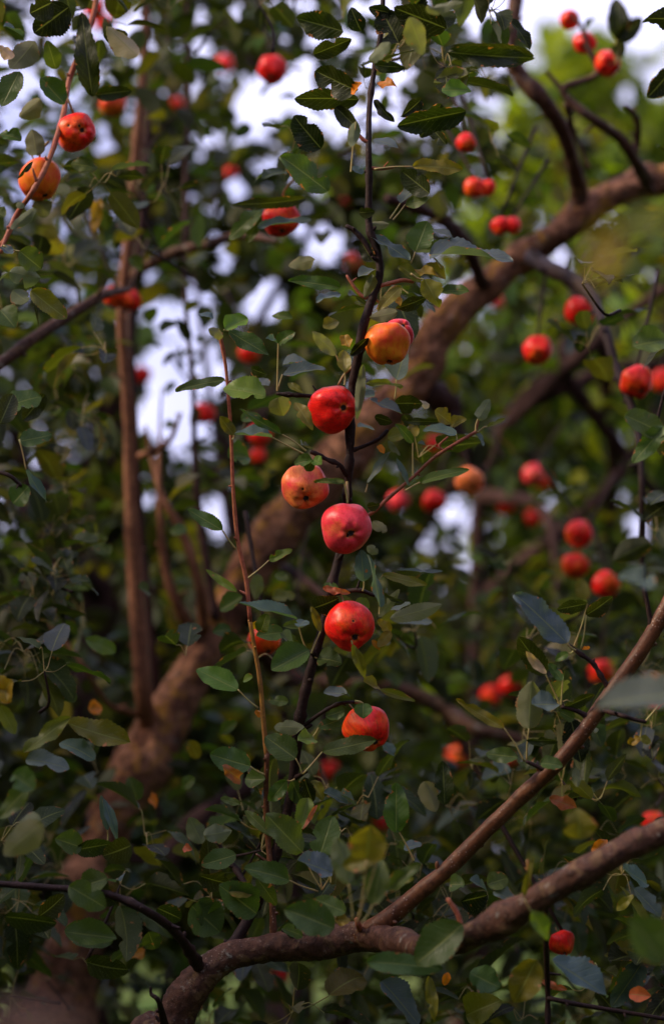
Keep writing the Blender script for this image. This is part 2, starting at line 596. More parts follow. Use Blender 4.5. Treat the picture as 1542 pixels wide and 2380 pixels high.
def cluster(o, rng, size, kinds, out, pets=None, n=None, updir=None, tw=None):
    """a spur with a rosette of leaves"""
    n = n or rng.randint(4, 8)
    ax = Vector((rng.gauss(0, .6), rng.gauss(0, .6), 0.7 + rng.gauss(0, .4))) if updir is None else updir
    ax.normalize()
    a0 = rng.uniform(0, 6.28)
    s = ax.orthogonal().normalized()
    q = ax.cross(s)
    for i in range(n):
        a = a0 + i * 2.4 + rng.uniform(-.3, .3)
        el = rng.uniform(-0.25, 0.9)
        d = (s * math.cos(a) + q * math.sin(a)) * math.cos(el) + ax * math.sin(el)
        d.z -= rng.uniform(0, 0.35)
        d.normalize()
        pl = size * rng.uniform(0.25, 0.5)
        b = o + d * pl + ax * rng.uniform(-.3, .5) * size
        nn = Vector((rng.gauss(0, .45), rng.gauss(0, .45), 1)) + ax * 0.3
        L = size * rng.uniform(0.65, 1.15)
        k = rng.choice(kinds)
        out.append(mkleaf(b, d, nn, L, L * rng.uniform(0.46, 0.66), vary(LEAFCOL[k], rng, .3), rng))
        out[-1]['root'] = (o, b, size, rng.uniform(-.01, .02))


HOLES = [  # openings through which the sky is seen (x, y, rx, ry)
    (630, 225, 80, 55), (590, 322, 40, 22), (720, 235, 25, 60), (935, 165, 42, 42), (900, 255, 52, 46), (805, 85, 16, 36),
    (733, 82, 38, 24), (780, 300, 30, 28), (683, 175, 40, 40), (883, 12, 80, 26), (695, 10, 55, 20), (1380, 10, 190, 48),
    (1490, 95, 40, 34), (1530, 190, 26, 40), (1455, 215, 20, 18), (1110, 55, 22, 28), (365, 735, 50, 46), (425, 765, 40, 66), (478, 760, 26, 40), (500, 885, 66, 52), (455, 850, 30, 40), (370, 870, 50, 66), (410, 930, 26, 40),
    (345, 955, 34, 66), (405, 1000, 30, 50), (415, 1050, 34, 20), (612, 700, 52, 54), (455, 690, 34, 38), (345, 1155, 22, 22),
    (510, 1215, 38, 50), (755, 572, 58, 48), (490, 480, 30, 30), (235, 325, 22, 40), (120, 205, 20, 20), (210, 190, 24, 26), (300, 55, 16, 16),
    (470, 110, 18, 18), (545, 20, 20, 22), (960, 300, 26, 20), (830, 310, 30, 20), (585, 255, 50, 34), (540, 430, 24, 22),
    (360, 520, 16, 26), (500, 560, 18, 14), (520, 605, 18, 22), (18, 285, 18, 18),
    (1480, 1230, 25, 36), (1050, 1190, 15, 26), (1310, 600, 30, 22), (1500, 640, 25, 20), (560, 440, 20, 20),
]

_rh = random.Random(8)
for _ in range(44):                    # small chinks in the upper crown
    HOLES.append((_rh.uniform(0, 760), _rh.uniform(20, 700), _rh.uniform(11, 20), _rh.uniform(11, 22)))
for _ in range(13):
    HOLES.append((_rh.uniform(0, 560), _rh.uniform(700, 1150), _rh.uniform(9, 16), _rh.uniform(12, 24)))
for _ in range(9):
    HOLES.append((_rh.uniform(940, 1540), _rh.uniform(420, 1330), _rh.uniform(9, 17), _rh.uniform(9, 17)))


KEEP = [  # wood that stays in the open: (x, y, half width), nearer foliage keeps off it
    [(140, 2330, 40), (205, 2060, 38), (250, 1920, 36), (335, 1765, 45), (395, 1655, 55), (480, 1510, 48), (545, 1385, 30), (610, 1280, 50), (700, 1175, 52), (790, 1070, 52), (880, 965, 46), (968, 890, 46),
     (1000, 800, 52), (1058, 725, 50), (1130, 665, 46), (1212, 600, 42), (1290, 548, 34), (1365, 485, 42), (1450, 440, 44), (1560, 412, 44)],
    [(335, 1620, 24), (318, 1440, 24), (305, 1200, 24), (296, 950, 20), (287, 740, 16)], [(318, 400, 6), (326, 250, 6)],
    [(455, 1480, 14), (400, 1380, 14), (372, 1200, 12)], [(475, 1440, 14), (460, 1340, 14), (420, 1230, 14)], [(455, 1060, 12), (480, 1310, 12)],
    [(900, 1600, 20), (1035, 1650, 22), (1180, 1712, 18)], [(1330, 440, 16), (1300, 290, 22), (1255, 225, 24), (1205, 170, 20)],
    [(1475, 375, 20), (1440, 322, 20), (1375, 275, 20), (1325, 235, 20), (1345, 190, 16), (1388, 168, 16), (1366, 110, 14)],
    [(1250, 612, 18), (1340, 655, 18), (1403, 760, 16), (1428, 850, 12)], [(345, 612, 10), (420, 580, 14), (520, 560, 14)], [(0, 846, 16), (80, 785, 16), (200, 708, 14)],
]


def on_wood(x, y, pad=14):
    for pl in KEEP:
        for (x0, y0, w0), (x1, y1, w1) in zip(pl, pl[1:]):
            dx, dy = x1 - x0, y1 - y0
            t_ = min(1, max(0, ((x - x0) * dx + (y - y0) * dy) / (dx * dx + dy * dy)))
            if math.hypot(x - x0 - t_ * dx, y - y0 - t_ * dy) < w0 + (w1 - w0) * t_ + pad: return True
    return False


def in_hole(x, y, m=1.0):
    for hx, hy, rx, ry in HOLES:
        e = 7 if rx < 24 else 0           # a small chink needs whole leaves kept off it
        if ((x - hx) / (rx * m + e)) ** 2 + ((y - hy) / (ry * m + e)) ** 2 < 1: return True
    return False


def unproj(v):
    r = Vector(v) - CAM
    d = r.dot(CF)
    return 771 + r.dot(CR) / d * FPX, 1190 - r.dot(CU) / d * FPX, d


def scatter(parent, n, dr, size, kinds, seed, region=(-300, -400, 1850, 2700), weight=None, pets=False, holes=1.08, twigs=0, mat=None, hi=False, name='foliage'):
    rng = random.Random(seed)
    out = []
    ps = TubeSet() if pets else None
    tw = TubeSet()
    made = 0
    tries = 0
    while made < n and tries < n * 30:
        tries += 1
        x = rng.uniform(region[0], region[2]); y = rng.uniform(region[1], region[3])
        d = rng.uniform(*dr)
        if weight and rng.random() > weight(x, y): continue
        if noise.noise(Vector((x / 170.0, y / 170.0, seed * 3.7 + d))) < -0.22: continue
        pad = holes
        if pad and in_hole(x, y, 1.0): continue
        made += 1
        if d < 4.75 and on_wood(x, y, 14) and rng.random() < .85: continue
        o = P(x, y, d)
        cl = []
        cluster(o, rng, size * rng.uniform(.8, 1.15), kinds, cl, ps)
        if rng.random() < twigs:
            e = o + Vector((rng.gauss(0, .05), rng.gauss(0, .06), -abs(rng.gauss(.05, .04))))
            m_ = (o + e) / 2 + Vector((rng.gauss(0, .012), 0, rng.gauss(0, .012)))
            tw.add([(*e, 0.0028), (*m_, .0022), (*o, .0015)], 5, 4)
        for l in cl:
            if pad:
                c = Vector(l['o']) + Vector(l['d']).normalized() * l['L'] * 0.5
                X, Y, _ = unproj(c)
                if in_hole(X, Y, pad): continue
            X, Y, dd = unproj(Vector(l['o']) + Vector(l['d']).normalized() * l['L'] * 0.5)
            if on_apple(X, Y, dd) and rng.random() < .88: continue
            if d < 4.75 and rng.random() < .78:
                X, Y, _ = unproj(Vector(l['o']) + Vector(l['d']).normalized() * l['L'] * 0.5)
                if on_wood(X, Y, 8): continue
            out.append(l)
    if ps is not None:
        for l in out:
            a, b, sz_, dz = l['root']
            ps.add([(*a, sz_ * .014), (*((a + b) / 2 + Vector((0, 0, dz))), sz_ * .011), (*b, sz_ * .011)], 3, 3)
    me = leaf_mesh(name, out, mat or LEAFB, hi, ps)
    o = link(name, me, parent)
    o['kind'] = 'stuff'
    if tw.n:
        link('twig', tw.mesh('twig', BARK_TWIG), parent)['kind'] = 'stuff'
    return o


# ================================================================== GROUND
def ground():
    me = bpy.data.meshes.new('ground')
    n = 60
    vs, fs = [], []
    for j in range(n + 1):
        for i in range(n + 1):
            x = (i / n - .5); y = (j / n - .5)
            x = math.copysign(abs(2 * x) ** 2.5, x) * 700
            y = math.copysign(abs(2 * y) ** 2.5, y) * 700
            vs.append((x, y, 0.12 * noise.noise(Vector((x * .3, y * .3, 0))) if abs(x) < 60 and abs(y) < 60 else 0))
    for j in range(n):
        for i in range(n):
            a = j * (n + 1) + i
            fs.append((a, a + 1, a + n + 2, a + n + 1))
    me.from_pydata(vs, [], fs)
    m, nn, out = newmat('meadow')
    tc = N(nn, 'ShaderNodeTexCoord')
    a = noisetex(nn, tc.outputs['Object'], 0.5, 8, .7)
    b_ = noisetex(nn, tc.outputs['Object'], 9, 6, .7)
    col = mixc(nn, ramp(nn, a, .4, .6), (0.035, 0.09, 0.010), (0.07, 0.10, 0.015))
    col = mixc(nn, ramp(nn, b_, .45, .65, 0, .6), col, (0.13, 0.085, 0.05))
    b = N(nn, 'ShaderNodeBsdfPrincipled')
    nn.links.new(col, b.inputs['Base Color'])
    b.inputs['Roughness'].default_value = 1.0
    b.inputs['Specular IOR Level'].default_value = 0.03
    nn.links.new(b.outputs[0], out.inputs[0])
    me.materials.append(m)
    return tag(link('ground', me), 'grassy orchard ground under the apple trees', 'ground', kind='structure')


ground()

# ================================================================== LEANING TREE (middle distance)
lt_base = P(110, 2380, 4.5); lt_base.z = 0
LT = empty('apple_tree', lt_base, 'leaning apple tree with thick lichened diagonal trunk and upright suckers', 'tree')
g = P(60, 2650, 4.5)
t = TubeSet()
t.add([(g.x - .05, g.y, -0.1, .11), (g.x, g.y, .5, .095)] + pxpath([
    (70, 2560, 4.5, 85), (140, 2330, 4.5, 76), (205, 2060, 4.5, 60), (250, 1920, 4.52, 54), (335, 1765, 4.55, 60), (395, 1655, 4.6, 54), (480, 1510, 4.62, 42),
    (545, 1385, 4.65, 47), (610, 1280, 4.65, 50), (700, 1175, 4.65, 52), (790, 1070, 4.65, 53), (880, 965, 4.65, 50), (968, 890, 4.65, 42),
    (1000, 800, 4.65, 46), (1058, 725, 4.65, 42), (1130, 665, 4.65, 37), (1180, 622, 4.65, 33), (1215, 598, 4.65, 40), (1290, 548, 4.6, 30), (1345, 500, 4.6, 36), (1390, 470, 4.6, 30),
    (1450, 440, 4.6, 32), (1500, 420, 4.6, 38), (1560, 412, 4.6, 36), (1800, 300, 4.6, 30), (2000, 100, 4.6, 25), (2400, -250, 4.6, 18), (2900, -500, 4.6, 10), (3400, -620, 4.6, 3)]), 56, 16, 0.20, 3, 0.14)
link('trunk', t.mesh('trunk', BARK_BIG), LT)
LBs = [
    ('limb', [(425, 1610, 4.6, 34), (380, 1720, 4.75, 40), (300, 1850, 4.9, 42), (180, 2080, 5.0, 45)], BARK_DARK),
    ('limb', [(985, 905, 4.65, 30), (1030, 930, 4.7, 34), (1052, 985, 4.75, 26), (1075, 1040, 4.9, 16), (1120, 1100, 5.1, 13)], BARK_DARK),
    ('limb', [(250, 1990, 4.6, 30), (370, 2005, 4.7, 28), (440, 1930, 4.75, 24), (540, 1850, 4.8, 20), (700, 1780, 4.9, 14)], BARK_DARK),
    ('sucker', [(345, 1690, 4.55, 22), (330, 1600, 4.5, 18), (318, 1440, 4.5, 17), (305, 1200, 4.5, 16), (298, 950, 4.5, 14), (281, 740, 4.5, 10), (297, 560, 4.5, 11), (312, 400, 4.5, 12), (326, 250, 4.5, 11), (337, 90, 4.5, 9), (345, -150, 4.5, 8)], BARK_SHOOT),
    ('sucker', [(365, 1640, 4.68, 13), (346, 1440, 4.66, 10), (325, 1200, 4.66, 9), (310, 950, 4.6, 9), (304, 740, 4.6, 9), (326, 540, 4.6, 8), (336, 400, 4.6, 9), (350, 200, 4.6, 8)], BARK_DARK),
    ('sucker', [(455, 1480, 4.6, 13), (412, 1405, 4.55, 12), (382, 1310, 4.55, 10), (370, 1160, 4.55, 7), (372, 980, 4.6, 3), (376, 900, 4.6, 1.5)], BARK_SHOOT),
    ('sucker', [(475, 1465, 4.6, 14), (462, 1360, 4.55, 12), (425, 1240, 4.55, 11), (380, 1160, 4.55, 8), (350, 1060, 4.6, 5), (338, 990, 4.6, 3)], BARK_SHOOT),
    ('sucker', [(500, 1440, 4.6, 12), (480, 1310, 4.6, 10), (462, 1200, 4.6, 9), (452, 1050, 4.6, 8), (448, 900, 4.6, 6), (428, 620, 4.7, 6), (437, 200, 4.8, 6), (432, -60, 4.8, 5)], BARK_DARK),
    ('branch', [(325, 1060, 4.55, 8), (360, 1045, 4.5, 7), (395, 1022, 4.5, 6), (420, 960, 4.5, 4)], BARK_SHOOT),
    ('branch', [(330, 1660, 4.55, 9), (300, 1655, 4.5, 7), (250, 1635, 4.4, 6), (205, 1565, 4.3, 5), (150, 1490, 4.3, 4), (90, 1430, 4.3, 3)], BARK_SHOOT),
    ('branch', [(310, 640, 4.5, 12), (350, 612, 4.4, 12), (420, 580, 4.35, 12), (490, 566, 4.3, 11), (560, 545, 4.3, 10), (640, 560, 4.2, 7)], BARK_MID),
    ('limb', [(1335, 530, 4.6, 26), (1345, 450, 4.58, 22), (1325, 360, 4.5, 17), (1300, 290, 4.45, 19), (1255, 225, 4.4, 20), (1205, 170, 4.4, 19), (1183, 110, 4.4, 17), (1192, 50, 4.4, 17), (1210, -120, 4.4, 14)], BARK_MID),
    ('branch', [(1505, 425, 4.55, 17), (1475, 375, 4.4, 13), (1440, 322, 4.35, 12), (1375, 275, 4.3, 11), (1325, 235, 4.3, 10), (1308, 205, 4.3, 9), (1345, 190, 4.3, 8), (1388, 168, 4.3, 7), (1366, 110, 4.3, 6), (1350, 60, 4.3, 4.5), (1320, 30, 4.3, 3)], BARK_MID),
    ('branch', [(1310, 215, 4.3, 7), (1295, 195, 4.3, 6), (1268, 165, 4.3, 4)], BARK_MID),
    ('branch', [(1385, 170, 4.3, 6), (1410, 160, 4.3, 4), (1430, 152, 4.3, 3)], BARK_MID),
    ('branch', [(1468, 375, 4.4, 10), (1480, 320, 4.4, 8), (1478, 275, 4.35, 7), (1452, 245, 4.3, 5)], BARK_MID),
    ('branch', [(1315, 240, 4.3, 8), (1330, 300, 4.35, 6), (1352, 350, 4.4, 5), (1370, 390, 4.4, 3)], BARK_MID),
    ('branch', [(1235, 600, 4.5, 19), (1285, 628, 4.3, 18), (1340, 655, 4.2, 17), (1378, 695, 4.1, 14), (1403, 760, 4.0, 11), (1428, 850, 3.95, 10), (1460, 930, 3.9, 9), (1482, 1010, 3.85, 8), (1490, 1120, 3.8, 7), (1490, 1290, 3.8, 6), (1500, 1400, 3.8, 6)], BARK_TWIG),
    ('branch', [(900, 460, 4.2, 11), (970, 485, 4.3, 12), (1030, 512, 4.4, 13), (1080, 565, 4.5, 14), (1120, 660, 4.62, 16)], BARK_DARK),
    ('limb', [(560, 1400, 4.7, 22), (610, 1520, 4.85, 20), (680, 1580, 4.9, 18), (760, 1588, 4.9, 17), (860, 1588, 4.85, 17), (950, 1610, 4.85, 17), (1035, 1650, 4.85, 17), (1105, 1695, 4.8, 15), (1190, 1715, 4.8, 13), (1290, 1765, 4.8, 12), (1400, 1830, 4.8, 9)], BARK_MID),
    ('branch', [(1030, 1645, 4.85, 14), (1060, 1700, 4.85, 11), (1090, 1760, 4.85, 9), (1120, 1820, 4.85, 6)], BARK_MID),
    ('branch', [(660, 1320, 4.7, 11), (710, 1350, 4.6, 9), (760, 1390, 4.5, 7)], BARK_DARK),
]
for i, (nm, pts, mt) in enumerate(LBs):
    r0 = pts[0][3]
    branch(nm, LT, pts, mt, sides=16 if r0 > 20 else 10, sub=6, rough=0.14, knots=0.2, seed=i)

# ================================================================== FRONT TREE (in focus)
ft_base = P(380, 2700, 3.15); ft_base.z = 0
FT = empty('apple_tree', ft_base, 'near apple tree with a low forking limb and a slender dark upright shoot of apples', 'tree')
t = TubeSet()
t.add([(ft_base.x - .06, ft_base.y, -.1, .075), (ft_base.x - .02, ft_base.y, .5, .06)] + pxpath([(330, 2560, 3.1, 60), (385, 2410, 3.1, 48), (430, 2320, 3.1, 42), (478, 2262, 3.1, 38), (540, 2222, 3.1, 34), (620, 2206, 3.1, 33), (700, 2197, 3.1, 34), (780, 2187, 3.1, 36),
       (850, 2176, 3.08, 36), (930, 2193, 3.0, 30), (1000, 2203, 2.85, 27), (1080, 2182, 2.78, 30), (1160, 2142, 2.75, 31), (1250, 2088, 2.72, 31), (1350, 2030, 2.7, 31), (1450, 1972, 2.7, 30), (1560, 1925, 2.7, 30), (1800, 1800, 2.7, 27), (2200, 1500, 2.75, 22), (2700, 1150, 2.8, 15), (3100, 700, 2.9, 8), (3300, 300, 2.9, 3)]), 44, 14, 0.16, 9, 0.22)
link('limb', t.mesh('limb', BARK_MID), FT)
FBs = [
    ('branch', [(840, 2178, 3.08, 28), (885, 2150, 3.06, 24), (960, 2086, 3.05, 20), (1040, 2020, 3.04, 18), (1130, 1930, 3.03, 18), (1205, 1858, 3.02, 17), (1290, 1778, 3.0, 17), (1342, 1718, 3.0, 17), (1392, 1648, 3.0, 17), (1442, 1578, 3.0, 18), (1492, 1508, 3.0, 18), (1550, 1410, 3.0, 18), (1640, 1240, 3.0, 17), (1850, 900, 3.0, 14), (2100, 500, 3.0, 10), (2300, 0, 3.0, 6), (2450, -400, 3.0, 2)], BARK_SMOOTH, .06),
    ('shoot', [(505, 2245, 3.1, 18), (545, 2190, 3.12, 14), (590, 2110, 3.14, 12), (635, 2000, 3.15, 12), (664, 1900, 3.15, 11), (682, 1800, 3.15, 11), (690, 1720, 3.14, 12), (702, 1640, 3.13, 12), (716, 1580, 3.13, 12), (732, 1520, 3.13, 11), (752, 1450, 3.13, 10), (768, 1370, 3.13, 11), (786, 1300, 3.14, 10), (800, 1220, 3.15, 9), (806, 1150, 3.14, 9),
               (812, 1070, 3.13, 9), (813, 1000, 3.13, 9), (817, 920, 3.14, 9), (828, 850, 3.13, 11), (842, 765, 3.12, 11), (862, 700, 3.12, 10), (881, 640, 3.12, 9), (877, 585, 3.12, 9), (857, 525, 3.12, 8), (857, 430, 3.12, 8), (856, 335, 3.12, 7), (858, 250, 3.14, 6), (868, 170, 3.15, 6), (882, 95, 3.15, 6), (888, 30, 3.15, 6), (892, -80, 3.15, 5)], BARK_TWIG, .10),
    ('sucker', [(636, 2200, 3.12, 9), (633, 2110, 3.13, 8), (628, 2020, 3.14, 7), (621, 1930, 3.15, 7), (618, 1850, 3.15, 6.5), (620, 1750, 3.15, 6)], BARK_SMOOTH, .04),
    ('sucker', [(620, 1760, 3.15, 6), (613, 1690, 3.15, 6), (604, 1585, 3.15, 5.5), (591, 1505, 3.15, 5.2), (580, 1440, 3.15, 5)], BARK_YEL, .03),
    ('sucker', [(581, 1445, 3.15, 5.2), (572, 1350, 3.15, 5.5), (552, 1255, 3.15, 5), (541, 1130, 3.15, 4.5), (537, 1015, 3.15, 4.2), (531, 930, 3.15, 4), (524, 850, 3.15, 4), (513, 790, 3.15, 5), (505, 765, 3.15, 2.5)], BARK_PINK, .03),
    ('twig', [(806, 1205, 3.15, 5), (860, 1195, 3.14, 4.5), (905, 1155, 3.13, 4.2), (960, 1108, 3.13, 4), (1010, 1062, 3.12, 4), (1060, 1030, 3.12, 4), (1106, 1003, 3.12, 4)], BARK_PINK, .04),
    ('twig', [(1104, 1005, 3.12, 3.5), (1109, 985, 3.12, 3), (1112, 970, 3.12, 2)], BARK_PINK, .04),
    ('twig', [(1030, 1048, 3.12, 3), (1020, 1035, 3.12, 3), (1040, 1015, 3.12, 2)], BARK_PINK, .04),
    ('twig', [(805, 1105, 3.13, 6), (788, 1080, 3.12, 5.5), (760, 1068, 3.12, 5), (735, 1055, 3.12, 6), (722, 1050, 3.12, 5)], BARK_TWIG, .1),
    ('twig', [(812, 935, 3.16, 5), (770, 925, 3.14, 5), (715, 920, 3.12, 5), (670, 917, 3.12, 5), (643, 915, 3.12, 4)], BARK_TWIG, .1),
    ('twig', [(815, 1048, 3.13, 5), (850, 1035, 3.13, 4.5), (880, 1020, 3.12, 4), (900, 1000, 3.12, 4)], BARK_TWIG, .1),
    ('twig', [(866, 595, 3.12, 6), (845, 560, 3.12, 6), (822, 535, 3.12, 6), (804, 525, 3.12, 5)], BARK_TWIG, .1),
    ('twig', [(866, 690, 3.12, 6), (845, 690, 3.12, 5), (825, 670, 3.12, 4), (805, 640, 3.12, 3)], BARK_PINK, .1),
    ('twig', [(878, 665, 3.12, 5), (905, 658, 3.12, 5), (935, 651, 3.12, 5), (960, 655, 3.12, 4)], BARK_PINK, .08),
    ('twig', [(857, 390, 3.12, 5), (885, 392, 3.12, 4), (915, 388, 3.12, 3)], BARK_PINK, .08),
    ('twig', [(857, 330, 3.12, 5), (845, 325, 3.12, 5), (832, 310, 3.12, 4), (826, 290, 3.12, 3)], BARK_PINK, .08),
    ('twig', [(764, 1380, 3.13, 7), (800, 1375, 3.13, 6), (835, 1372, 3.12, 5), (870, 1385, 3.12, 4)], BARK_TWIG, .1),
    ('twig', [(735, 1530, 3.13, 7), (728, 1520, 3.12, 6), (722, 1513, 3.12, 5)], BARK_TWIG, .1),
    ('twig', [(690, 1700, 3.14, 6), (715, 1680, 3.13, 5), (750, 1655, 3.12, 4), (790, 1635, 3.12, 4), (825, 1632, 3.12, 3)], BARK_TWIG, .1),
    ('twig', [(684, 1810, 3.15, 6), (700, 1800, 3.13, 5), (712, 1793, 3.12, 4)], BARK_TWIG, .1),
    ('twig', [(1417, 1608, 3.0, 6), (1395, 1570, 3.0, 5.5), (1375, 1540, 3.0, 5), (1345, 1518, 3.0, 5), (1320, 1498, 3.0, 4)], BARK_TWIG, .08),
    ('twig', [(1372, 1672, 3.0, 7), (1345, 1655, 3.0, 6), (1325, 1648, 3.0, 5), (1304, 1643, 3.0, 4)], BARK_TWIG, .08),
    ('twig', [(1290, 1790, 3.0, 7), (1262, 1788, 3.0, 6), (1240, 1778, 3.0, 5), (1222, 1770, 3.0, 4)], BARK_TWIG, .08),
    ('twig', [(1518, 1470, 3.0, 7), (1508, 1430, 3.0, 6), (1503, 1400, 3.0, 5), (1495, 1365, 3.0, 3)], BARK_TWIG, .08),
    ('twig', [(1395, 1650, 3.0, 5), (1440, 1662, 2.95, 5), (1470, 1672, 2.95, 5), (1500, 1678, 2.95, 4)], BARK_TWIG, .08),
    ('twig', [(840, 2170, 3.08, 8), (832, 2150, 3.05, 7), (828, 2135, 3.05, 6)], BARK_PINK, .08),
    ('twig', [(690, 2190, 3.1, 6), (672, 2170, 3.08, 5), (655, 2162, 3.08, 4)], BARK_TWIG, .08),
    ('twig', [(1075, 2180, 2.8, 7), (1065, 2130, 2.8, 6), (1040, 2090, 2.8, 5)], BARK_PINK, .08),
    ('twig', [(1225, 2110, 2.73, 5), (1228, 2060, 2.72, 4), (1225, 2000, 2.72, 3)], BARK_YEL, .05),
    ('twig', [(1268, 2085, 2.9, 6), (1268, 2190, 2.95, 6), (1272, 2300, 3.0, 6), (1272, 2400, 3.0, 6)], BARK_TWIG, .08),
    ('twig', [(1270, 2320, 3.0, 6), (1340, 2335, 3.0, 6), (1430, 2350, 3.0, 5), (1560, 2372, 3.0, 5)], BARK_TWIG, .1),
    ('branch', [(470, 2262, 3.1, 16), (440, 2210, 3.05, 12), (400, 2160, 3.0, 11), (340, 2118, 2.95, 10), (270, 2085, 2.95, 9), (200, 2070, 2.95, 8), (90, 2062, 2.95, 8), (-60, 2050, 2.95, 7)], BARK_TWIG, .12),
    ('branch', [(385, 2400, 3.1, 12), (370, 2330, 3.0, 6), (352, 2312, 3.0, 4), (350, 2295, 3.0, 3)], BARK_TWIG, .12),
    ('branch', [(600, 2110, 3.14, 8), (560, 2040, 3.25, 7), (520, 1980, 3.3, 5), (490, 1930, 3.3, 4)], BARK_TWIG, .12),
]
for i, (nm, pts, mt, rg) in enumerate(FBs):
    o = branch(nm, FT, pts, mt, sides=14 if pts[0][3] > 12 else 8, sub=7 if pts[0][3] > 12 else 4, rough=rg, knots=0.35 if mt is BARK_TWIG else .12, seed=i + 40)

rng = random.Random(11)


def crop(x0, y0, side, rows):
    k = side / 1542 * 0.9245
    ox, oy = x0 * .9245, y0 * .9245
    out = []
    for r in rows:
        bx, by, tx, ty, wd, kd = r[:6]
        d = r[6] if len(r) > 6 and r[6] else 3.12
        pet = r[7] if len(r) > 7 else None
        out.append((ox + bx * k, oy + by * k, ox + tx * k, oy + ty * k, wd * k, d, kd, None if pet is None else (ox + pet[0] * k, oy + pet[1] * k)))
    return out


FL = []
FL += crop(450, 500, 400, [
    (800, 110, 480, 390, 170, 'g', 3.5), (790, 150, 660, 420, 130, 'g', 3.5), (1280, 200, 770, 268, 95, 'p', 3.4), (1230, -10, 520, 60, 120, 'o', 3.4),
    (1310, 590, 1060, 640, 130, 'u', 3.25), (1560, 860, 1060, 790, 150, 'g'), (1560, 920, 1330, 990, 90, 'p'), (440, 1260, 660, 1160, 180, 'G'),
    (480, 1280, 860, 1510, 170, 'g', 3.14, (430, 1270)), (430, 1330, 290, 1265, 90, 'u'), (330, 1160, 190, 1110, 90, 'p'), (960, 1400, 1120, 1290, 120, 'g', 3.1, (950, 1860)),
    (960, 1400, 850, 1350, 60, 'p'), (1520, 1510, 1290, 1290, 120, 'u', 3.12, (1542, 1560)), (1100, 1160, 900, 1130, 90, 'g', 3.3), (1400, 1250, 1542, 1180, 120, 'q', 3.2)])
FL += crop(850, 500, 400, [
    (300, 240, 490, 240, 95, 'u'), (200, 130, 350, 120, 95, 'o'), (745, 510, 860, 220, 260, 'g', 3.12, (700, 620)), (745, 510, 1160, 430, 110, 'g'), (1100, 370, 910, 300, 70, 'p', 3.1),
    (310, 370, 690, 590, 140, 'p'), (340, 600, 220, 420, 140, 'k'), (350, 680, 200, 750, 100, 'p'), (345, 740, 250, 950, 100, 'u', 3.1), (880, 540, 1680, 590, 165, 'p', 3.08, (1000, 670)),
    (830, 780, 975, 1045, 210, 'q', 3.1, (700, 720)), (580, 640, 800, 800, 120, 'q'), (740, 680, 970, 745, 80, 'y'), (850, 630, 1045, 775, 120, 'q'), (1000, 900, 1265, 890, 105, 'g'),
    (850, 950, 550, 1065, 110, 'o'), (570, 1090, 305, 1150, 130, 'u', 3.06), (610, 850, 380, 1085, 120, 'q', 3.1), (560, 910, 600, 1040, 60, 'y'), (290, 1340, 120, 1510, 90, 'k', 3.1),
    (50, 1330, 110, 1440, 90, 'y'), (600, 40, 750, -120, 110, 'p', 3.12, (500, 190)), (650, 50, 870, 0, 120, 'g', 3.12, (530, 200))])
FL += crop(450, 900, 400, [
    (440, 210, -30, 310, 115, 'g', 3.15, (470, 230)), (840, 370, 430, 290, 240, 'G', 3.1), (870, 270, 690, 240, 85, 'p', 3.2), (1000, 160, 1410, 100, 120, 'p', 3.12, (950, 320)), (1000, 70, 1260, 60, 95, 'p', 3.15),
    (1050, 240, 1200, 340, 65, 'q'), (960, 385, 1010, 560, 240, 'u', 3.22), (1120, 430, 1290, 690, 120, 'q', 3.1), (995, 740, 590, 500, 80, 'g', 3.1, (1230, 900)), (900, 770, 540, 740, 95, 'p', 3.1, (1240, 945)),
    (530, 745, 395, 570, 120, 'q', 3.14, (515, 790)), (470, 960, 690, 960, 210, 'g', 3.5), (1290, 985, 1115, 1030, 125, 'g', 3.07), (1290, 985, 1240, 1095, 120, 'g', 3.07), (1300, 985, 1380, 1030, 110, 'G', 3.07),
    (1600, 1190, 1310, 1200, 60, 'g', 3.05), (1180, 840, 1270, 880, 80, 'p'), (700, 100, 850, 160, 100, 'o', 3.2), (600, 600, 790, 560, 100, 'g', 3.4)])
FL += crop(850, 900, 400, [
    (240, 60, 180, 590, 95, 'u', 3.08), (190, 380, 350, 370, 140, 'p', 3.14), (630, 275, 270, 240, 65, 'q', 3.1), (560, 210, 660, -130, 250, 'p', 3.2, (545, 400)), (60, 140, 50, -70, 130, 'q', 3.05, (60, 260)),
    (300, 400, 610, 540, 100, 'p', 3.1), (540, 440, 810, 440, 170, 'o'), (350, 570, 520, 620, 90, 'o'), (930, 510, 1090, 630, 140, 'q', 3.1), (1060, 620, 650, 610, 90, 'o'),
    (1145, 740, 825, 690, 100, 'p', 3.08, (1150, 800)), (1080, 660, 1235, 590, 100, 'q'), (480, 780, 700, 710, 120, 'q', 3.1), (720, 820, 560, 640, 95, 'g', 3.1, (725, 1140)), (760, 760, 680, 650, 85, 'y'), (480, 800, 595, 945, 55, 'u'),
    (385, 850, 445, 925, 60, 'Y'), (340, 690, 185, 660, 90, 'p', 3.25), (280, 1220, 515, 895, 65, 'p', 3.12, (265, 1300)), (685, 1240, 565, 965, 60, 'p', 3.1), (790, 1205, 1260, 1080, 100, 'g', 3.1, (650, 1285)),
    (1350, 590, 1465, 400, 115, 'u', 3.1, (1330, 710)), (1340, 725, 1410, 845, 38, 'p'), (1440, 665, 1610, 590, 45, 'q', 3.12, (1350, 720)), (280, 1440, 400, 1420, 90, 'o'), (60, 1210, -110, 1190, 55, 'g', 3.06, (90, 1400)),
    (770, 830, 850, 850, 50, 'p'), (800, 430, 880, 450, 50, 'c')])
